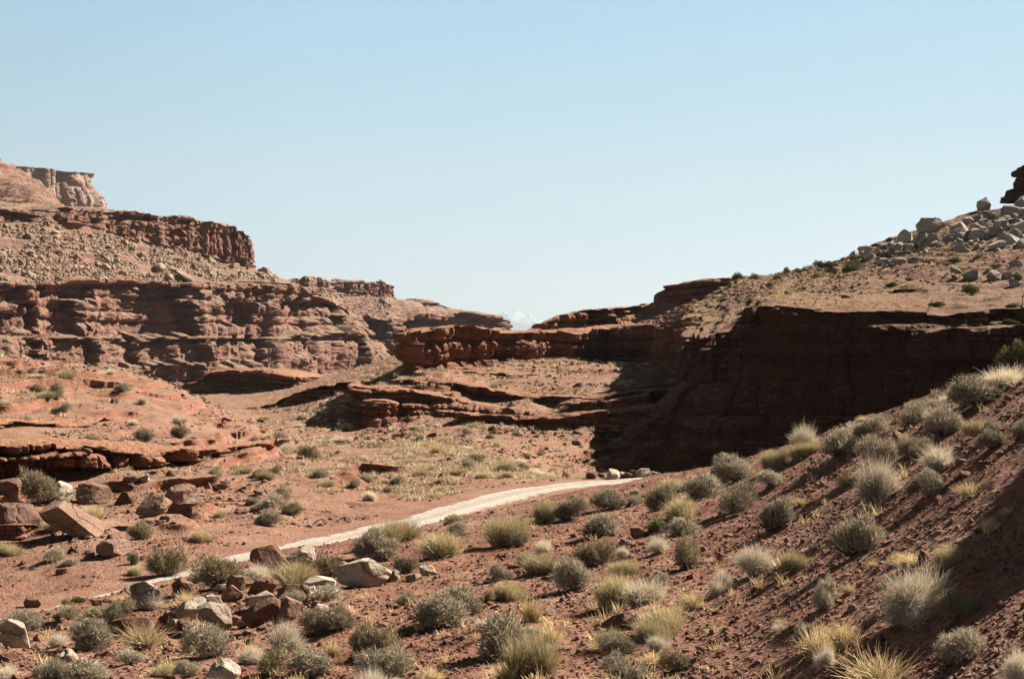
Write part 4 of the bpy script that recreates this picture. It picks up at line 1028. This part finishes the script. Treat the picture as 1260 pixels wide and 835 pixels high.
PLANTS = """G 22 775 42 22|low grey shrub at the far left edge above the pale pitted boulder
G 48 773 26 16|small grey shrub between the edge brush and a dark low one
D 71 765 34 17|dark low shrub at the roadside left of a bright green tuft
G 108 798 50 38|round grey twiggy shrub alone left of the straw coloured bush
T 174 800 52 42|large straw coloured grass clump below the big squarish boulder
G 62 838 40 24|grey shrub cut by the bottom edge next to a yellow sprig
G 110 839 52 30|broad grey shrub at the bottom edge below a small white rock
S 8 838 34 24|pale wispy shrub in the bottom left corner
Y 82 828 12 14|yellow green sprig between two grey shrubs at the bottom left
Y 202 833 26 20|short yellow green tuft on gravel at the bottom left
L 97 742 12 9|tiny bright green tuft on the roadside bank
O 82 745 15 9|tiny dark olive tuft beside the bright green one
D 148 766 34 28|dark shaded shrub in the shadow of the big squarish boulder
O 118 760 40 14|thin olive brush lining the roadside left of the big boulder
O 172 664 32 23|dark green shrub on the slope below the five sided slab
G 62 692 26 17|small grey green shrub in front of the layered bench
G 86 696 22 10|flat dull shrub right of the layered bench
O 200 711 48 36|sprawling yellowish brown bush on the far roadside
O 164 696 14 18|small dark green plant left of the sprawling yellowish bush
Y 164 708 18 12|pale green tuft at the foot of the sprawling yellowish bush
G 236 718 26 12|low pale brush behind the dark rough boulder
O 269 724 54 38|large olive green shrub standing at the head of the boulder pile
T 230 748 28 26|straw coloured tuft growing right of the dark rough boulder
O 404 711 36 32|grey green shrub right of the pale pink boulder by the road
S 322 717 30 24|pale wispy tuft in front of the dark rust boulder
Y 360 721 50 26|yellow green bush in front of the pale pink boulder
G 262 808 46 42|round silver grey shrub at the lower left of the boulder pile
S 348 800 48 40|pale silvery fan shaped bush at the foot of the boulder pile
D 392 781 42 30|dark grey shrub right of a tiny white stone
D 421 775 36 28|dark grey shrub touching the one beside the tiny white stone
G 392 741 36 22|low grey shrub behind the split reddish blocks
D 450 691 40 30|grey shrub at the top left of the largest pale slab
S 312 815 36 26|pale straw brown bush below the silvery fan shaped one
O 332 832 36 30|brownish bush at the bottom edge left of centre
G 388 832 60 38|loose grey shrub at the bottom edge beside red gravel
O 452 813 60 42|mixed olive grey shrub above a round grey one near the bottom
G 467 835 56 40|round grey shrub at the bottom edge below an olive one
T 462 842 28 14|straw tuft cut by the bottom edge below the round grey shrub
D 457 673 38 26|dark round shrub beside the road left of a yellow bush
Y 488 669 46 30|bright yellow grass bush beside the road touching a dark round shrub
G 464 690 52 22|wide low grey shrub right above the largest pale slab
D 501 705 24 23|small dull shrub between the largest slab and a whitish stone
Y 541 686 58 31|pale yellow bush with a black shadow on its lower left
G 557 661 30 17|low grey shrub behind the pale yellow bush
O 557 645 30 12|flat dark yellow tuft at the very edge of the road
Y 622 670 44 38|tall yellow green bush right of centre beside the road
D 639 673 20 17|small dull shrub at the right foot of the tall yellow green bush
Y 672 642 40 30|yellow green bush dark underneath near the end of the road
D 698 642 44 28|dark grey shrub touching a yellow green bush near the road end
G 616 714 22 21|small lone grey shrub on red gravel in the middle of the slope
Y 666 706 40 24|yellowish bush with a long shadow in the middle of the slope
G 534 771 66 46|left half of the big double grey shrub in the middle foreground
G 578 758 54 38|right half of the big double grey shrub in the middle foreground
D 599 742 16 16|tiny grey shrub at the right tip of the big double shrub
Y 626 740 34 26|small yellow green bush right of the big double grey shrub
T 655 766 30 34|pale straw tuft with dark foot below a small yellow bush
G 616 806 70 50|large dark grey shrub with a wide shadow at the bottom centre
Y 655 832 54 54|large yellowish shrub joined to a grey one at the bottom centre
T 624 838 24 22|reddish straw blades in front of the bottom centre shrubs
T 522 799 10 12|tiny yellow sprig on bare gravel left of the bottom centre shrubs
T 541 787 10 8|second tiny yellow sprig on bare gravel further up the slope
G 730 659 52 28|grey shrub with a long thin shadow near the end of the road
D 756 628 46 25|dark grey shrub in front of the heaped pale rocks
G 784 621 18 13|small grey shrub at the foot of the heaped pale rocks
Y 830 607 34 20|yellow green bush at the shadow edge right of the heaped rocks
D 810 628 36 28|dark shrub under the bushes right of the heaped rocks
G 862 613 44 30|grey bush in the row along the shadow edge
Y 842 637 40 24|pale yellow bush left of a bare gravel strip
L 806 655 28 15|bright green tuft between a dark rock and a grey shrub
G 840 659 44 25|domed grey shrub right of the bright green tuft
S 812 682 26 27|pale wispy upright bush below the bright green tuft
O 848 701 38 38|tall greyish olive shrub below a domed grey one
O 732 697 50 32|dark olive shrub left of a pale wispy tuft
S 768 688 18 20|small pale wispy tuft touching a dark olive shrub
Y 768 708 30 22|yellow grass clump below the small pale wispy tuft
G 708 727 40 38|grey green shrub with yellow foot right of two long shadows
Y 757 748 50 42|yellowish grass bush with a long black shadow
S 790 745 42 38|straw pale bush merged with a yellowish one above the wedge rock
G 815 721 24 16|small grey shrub above the straw pale bush
Y 817 781 56 38|spiky yellow white bush right of the reddish wedge rock
S 808 801 38 22|whitish low twigs under the spiky yellow white bush
D 761 805 44 26|brownish grey shrub below the reddish wedge rock
G 770 840 60 32|grey shrub at the bottom edge below the brownish one
T 852 752 40 28|thin yellow green grass clump left of a dark red patch
S 886 731 22 24|small pale straw bush above a dark red patch
O 836 824 40 28|round tuft with golden top and black shadow on the slope
G 890 596 22 15|small grey bush at the shaded cliff edge of the slope
G 908 591 54 33|broad pale grey shrub on the slope edge before the dark cliff
Y 954 576 32 22|yellow grass clump on the slope edge before the dark cliff
G 953 597 34 18|small grey shrub under the yellow clump of the slope edge
D 912 630 58 32|dark grey shrub with black shadow below the slope edge
S 996 555 42 38|pale golden upright bush rising against the dark cliff
Y 990 562 30 18|greenish foot growth under the golden upright bush
G 1034 562 52 38|wide silver grey shrub against the dark cliff
G 1074 542 42 26|silver grey shrub at the top of the row against the dark cliff
G 1084 570 46 32|dull grey shrub just below the row against the dark cliff
G 951 656 42 40|round grey shrub with a long shadow in mid slope
S 1082 620 58 54|large pale fan shaped shrub glowing in the sun at mid slope
G 1121 526 30 28|left small grey shrub of the cluster before the cliff at the upper slope
G 1140 506 36 18|low grey shrub at the back of the upper slope cluster
G 1165 538 48 38|largest grey shrub of the upper slope cluster
T 1158 510 18 14|golden tuft behind the upper slope cluster
S 1163 576 38 32|pale straw bush right of a dull shaded one
G 1147 611 34 32|round grey ball shaped shrub in the shadow at the right
D 1130 563 38 24|dull shaded shrub left of a pale straw bush
G 1212 499 58 36|dark based grey shrub under the silvery mound at the right edge
S 1238 480 56 30|silvery grass mound on the skyline at the right edge
Y 1198 494 16 14|small yellow tuft left of the silvery mound
L 1252 456 36 40|leafy green bush on the skyline at the right edge
G 1226 534 38 22|flat grey shrub near the right edge below the silvery mound
G 1228 552 30 22|grey shrub just under another flat one near the right edge
G 1258 540 26 24|grey shrub cut by the right edge
T 1040 598 20 18|small straw tuft left of the large fan shaped shrub
T 985 622 26 14|scattered straw sprigs on gravel above a round grey shrub
G 1053 684 52 44|twiggy round grey shrub below the large fan shaped one
S 933 706 48 38|spiky silver bush left of a yellow tuft
S 890 728 24 28|spiky pale tuft at the left of the spiky silver bush
Y 980 702 26 24|yellow tuft right of the spiky silver bush
G 1016 749 38 34|small silver grey shrub above a curved straw tuft
S 1120 756 66 68|biggest pale fan bush standing in the lower right
Y 1166 697 32 32|yellow green sprigs up right of the biggest pale fan bush
T 1042 796 40 40|curved straw tuft arching over gravel at the lower right
D 1003 799 38 28|dark grey dome shrub beside the curved straw tuft
S 1020 822 28 30|pale upright tuft in front of the dark grey dome shrub
G 1175 822 66 52|big grey bush standing in deep shade at the lower right
D 1190 757 50 30|dim bush half lost in the shade at the lower right
T 1088 850 104 50|large golden grass clump at the bottom edge on the right
S 1252 845 44 50|pale straw bush in the bottom right corner
T 1222 656 26 24|upper yellow tuft on the shaded slope at the right
T 1242 634 22 14|golden sprig near the right edge in the shade
T 962 770 20 14|orange dry tuft on gravel left of the small silver grey shrub
T 1046 732 20 20|orange dry tuft right of the small silver grey shrub
T 1076 698 18 14|thin yellow sprig below the twiggy round grey shrub
T 888 775 12 12|lone yellow sprig on dark gravel near the spiky bush
T 996 790 22 16|pale yellow tuft behind the dark grey dome shrub"""
for ln in PLANTS.split('\n'):
    a, lab = ln.split('|'); k, px, py, w, h = a.split()
    plant(k, int(px), int(py), int(w) * .93, int(h) * .98, lab)

HILLP = """O 67 496 18 20|little yellowish tree like shrub on the near hill crest
G 74 511 20 13|grey shrub right under the little tree like shrub
O 219 539 22 13|rounded green shrub near the right end of the hill ledge
G 178 543 20 14|grey green shrub just above the middle of the hill ledge
S 163 524 13 8|small pale shrub uphill of the grey green ledge shrub
S 219 524 18 10|pale shrub above the rounded green one on the hill
G 148 482 18 9|grey shrub high on the near hill
O 41 484 18 10|olive shrub near the top left of the hill
Y 80 470 18 10|yellow green shrub on the hill brow
G 31 524 13 10|small grey shrub at the left edge of the hill
S 174 499 14 9|pale tuft on the upper right flank of the hill
O 262 594 22 14|olive shrub on the open slope right of the fallen slabs
S 239 626 18 11|pale shrub on the open red slope
Y 271 637 14 9|yellow shrub on the open red slope toward the road
Y 245 667 22 13|yellow tuft below the open red slope above the road
D 58 622 38 40|dark shrub crowded between the red blocks under the ledge
G 288 480 14 8|grey shrub at the far right shoulder of the hill
S 135 467 16 8|bright pale shrub on the skyline of the hill
S 6 500 12 8|pale shrub at the extreme left of the hill
G 312 546 14 8|grey shrub past the end of the hill ledge
O 340 583 14 9|olive shrub on the low red shoulder
Y 402 600 18 8|yellow tuft on the pale grassy flat
G 320 588 20 11|grey green shrub at the right foot of the near hill
G 310 622 14 8|little grey shrub on the bare slope above the road"""
for ln in HILLP.split('\n'):
    a, lab = ln.split('|'); k, px, py, w, h = a.split()
    plant(k, int(px), int(py), int(w), int(h) * 1.1, lab)

def scatter_plants():
    r = np.random.default_rng(71)
    q = 0
    while q < 85:
        u = r.uniform(-.35, .36); D = 1 / r.uniform(1 / 44., 1 / 8.5)
        if D > np.interp(u, _ug, _Dg) - .5 or vn(u * D / 4, D / 4, 0, 90) < r.uniform(-.6, .3): continue
        w = r.uniform(.13, .34) * FPX / D; k = r.choice(list('TTSSYG'))
        x = u * D
        plant(k, 0, 0, w, w * r.uniform(.55, .95), {'T': 'small straw tuft among the larger shrubs of the near slope', 'S': 'small pale wispy shrub among the larger ones of the near slope', 'Y': 'small yellowish tuft among the larger shrubs of the near slope',
              'G': 'small grey shrub among the larger ones of the near slope'}[k], 'small plants filling the gaps of the near slope', loc=(x, D, float(ground(np.array([x]), np.array([D]))[0])), parts=False); q += 1
    g = 'scattered shrubs of the near hill and valley floor'
    n = 0; tries = 0
    spots = []
    while n < 100 and tries < 9000:
        tries += 1
        px, py = r.uniform(-10, 700), r.uniform(462, 690)
        if px < 330 and py < 462: continue
        D = raycast(px, py)
        if D is None or D < 40 or D > 190: continue
        x = (px - CX) / FPX * D
        if road_dist(np.array([x]), np.array([D]))[0] < 2.6 or fg_plane(x, D) > valley(np.array([x]), np.array([D]))[0] - .15: continue
        if any((x - a) ** 2 + ((D - b) * .5) ** 2 < 1.2 for a, b in spots): continue
        dens = .05 if px < 320 else 1
        if r.random() > dens: continue
        spots.append((x, D)); w = r.uniform(.35, .95) * FPX / D; k = r.choice(list('GGOSYYST'))
        plant(k, px, py, w, w * r.uniform(.5, .75), {'G': 'small grey shrub dotted over the valley floor', 'O': 'small olive shrub dotted over the valley floor', 'S': 'small pale shrub dotted over the valley floor',
              'Y': 'small yellowish bush dotted over the valley floor', 'T': 'small straw tuft dotted over the valley floor'}[k], g, loc=(x, D, float(ground(np.array([x]), np.array([D]))[0])), parts=False)
        n += 1
    # shrubs on the stony hill
    gp = 'dark green shrubs on the stony hill'
    for (px, py, w, h) in [(1052,333,26,20),(1012,330,16,12),(1005,342,14,10),(985,338,16,12),(957,348,14,14),(968,336,12,10),(1026,331,18,14),(1172,324,16,11),(1205,318,16,9),(1195,362,22,16),(1150,378,18,10),(930,345,14,12),(905,345,16,12),
                           (868,346,12,9),(840,350,12,8),(1095,352,14,8),(1120,345,12,7),(1080,325,12,8),(1246,378,18,10),(1248,400,20,12),(1020,352,12,7),(990,364,12,6),(1040,366,12,6),(1225,330,14,9),(1255,345,12,12)]:
        k = np.argmin((hu - px) ** 2 + (hv - py) ** 2); p = hz_all[k]
        kk = 'L' if n % 3 else 'O'; n += 1
        plant(kk, px, py, w * .75, h * .7, 'dark green shrub growing on the upper slope of the stony hill', gp, loc=(float(p[0]), float(p[1]), float(p[2])), parts=False)
scatter_plants()

def scrub_mass():
    """low grass and brush nobody could count: one mesh of small blade clumps"""
    r = np.random.default_rng(77)
    pts, sz = [], []
    n = 36000
    px = r.uniform(-20, 800, n); y = np.exp(r.uniform(math.log(44), math.log(300), n)); x = (px - CX) / FPX * y
    z = ground(x, y); v = -z / y * FPX + CY
    m = vn(x / 5, y / 5, 0, 78) * .7 + .5 * vn(x / 1.6, y / 1.6, 0, 79)
    flat = sstep(50, 62, y) * np.where(px > 480, 1, np.where(px > 330, .45, .1)) * np.where((px > 430) & (y > 100) & (y < 160), .35, 1)
    k = (m > r.uniform(-.35, .8, n)) & (r.random(n) < flat) & (road_dist(x, y) > 2.6) & (fg_plane(x, y) < valley(x, y) + .2)
    pts.append(np.stack([x[k], y[k], z[k]], 1)); sz.append(r.uniform(.16, .5, k.sum()) * np.clip(y[k] / 80, .7, 1.5))
    H = hillP[2 + 46 + 40 + 70 + 34 + 2:2 + 46 + 40 + 70 + 34 + 20 + 60].reshape(-1, 3)
    q = H[r.integers(0, len(H), 5200)]; q = q[vn(q[:, 0] / 4, q[:, 1] / 4, 0, 80) > r.uniform(-.6, .6, len(q))]
    pts.append(q); sz.append(r.uniform(.15, .45, len(q)))
    for nm, sel, mk, lab in (('dry_grass', 0, 'P', 'pale dry grass and low brush covering the valley floor'), ('hill_grass', 1, 'T', 'dry grass and low growth on the stony hill')):
        P, s = pts[sel], sz[sel]; per = 26; m = len(P) * per
        c = np.repeat(P, per, 0); ss = np.repeat(s, per)
        off = r.normal(0, .3, (m, 3)) * [1, 1, 0]
        d = dirs(m, r, .7, 0)
        a, b, t_ = blades(c + off * ss[:, None], d, ss * r.uniform(.4, .8, m), ss * r.uniform(.035, .075, m), r.uniform(0, .3, m), r, 1, np.repeat(r.uniform(0, 1, len(P)), per) * .7 + .3 * r.random(m))
        o = link(nm, mesh_from(nm, a, b, True, {'tint': t_}), LM[mk]); tag(o, lab, 'grass', kind='stuff')
    # sparse sprigs between the shrubs of the near slope
    n = 1500; u = r.uniform(-.44, .44, n); y = 1 / r.uniform(1 / 45., 1 / 8., n); k = (y < np.interp(u, _ug, _Dg)) & (vn(u * y / 3, y / 3, 0, 81) > r.uniform(-.5, .7, n)); u, y = u[k], y[k]
    P = np.stack([u * y, y, ground(u * y, y)], 1); s = r.uniform(.05, .2, len(P)); per = 22; m = len(P) * per
    a, b, t_ = blades(np.repeat(P, per, 0) + r.normal(0, .035, (m, 3)) * [1, 1, 0], dirs(m, r, 1.2, 0), np.repeat(s, per) * r.uniform(.6, 1.3, m), r.uniform(.003, .006, m), r.uniform(0, .5, m), r, 2)
    o = link('sparse_grass', mesh_from('sparse_grass', a, b, True, {'tint': t_}), LM['T']); tag(o, 'sparse dry sprigs between the shrubs of the near slope', 'grass', kind='stuff')
scrub_mass()
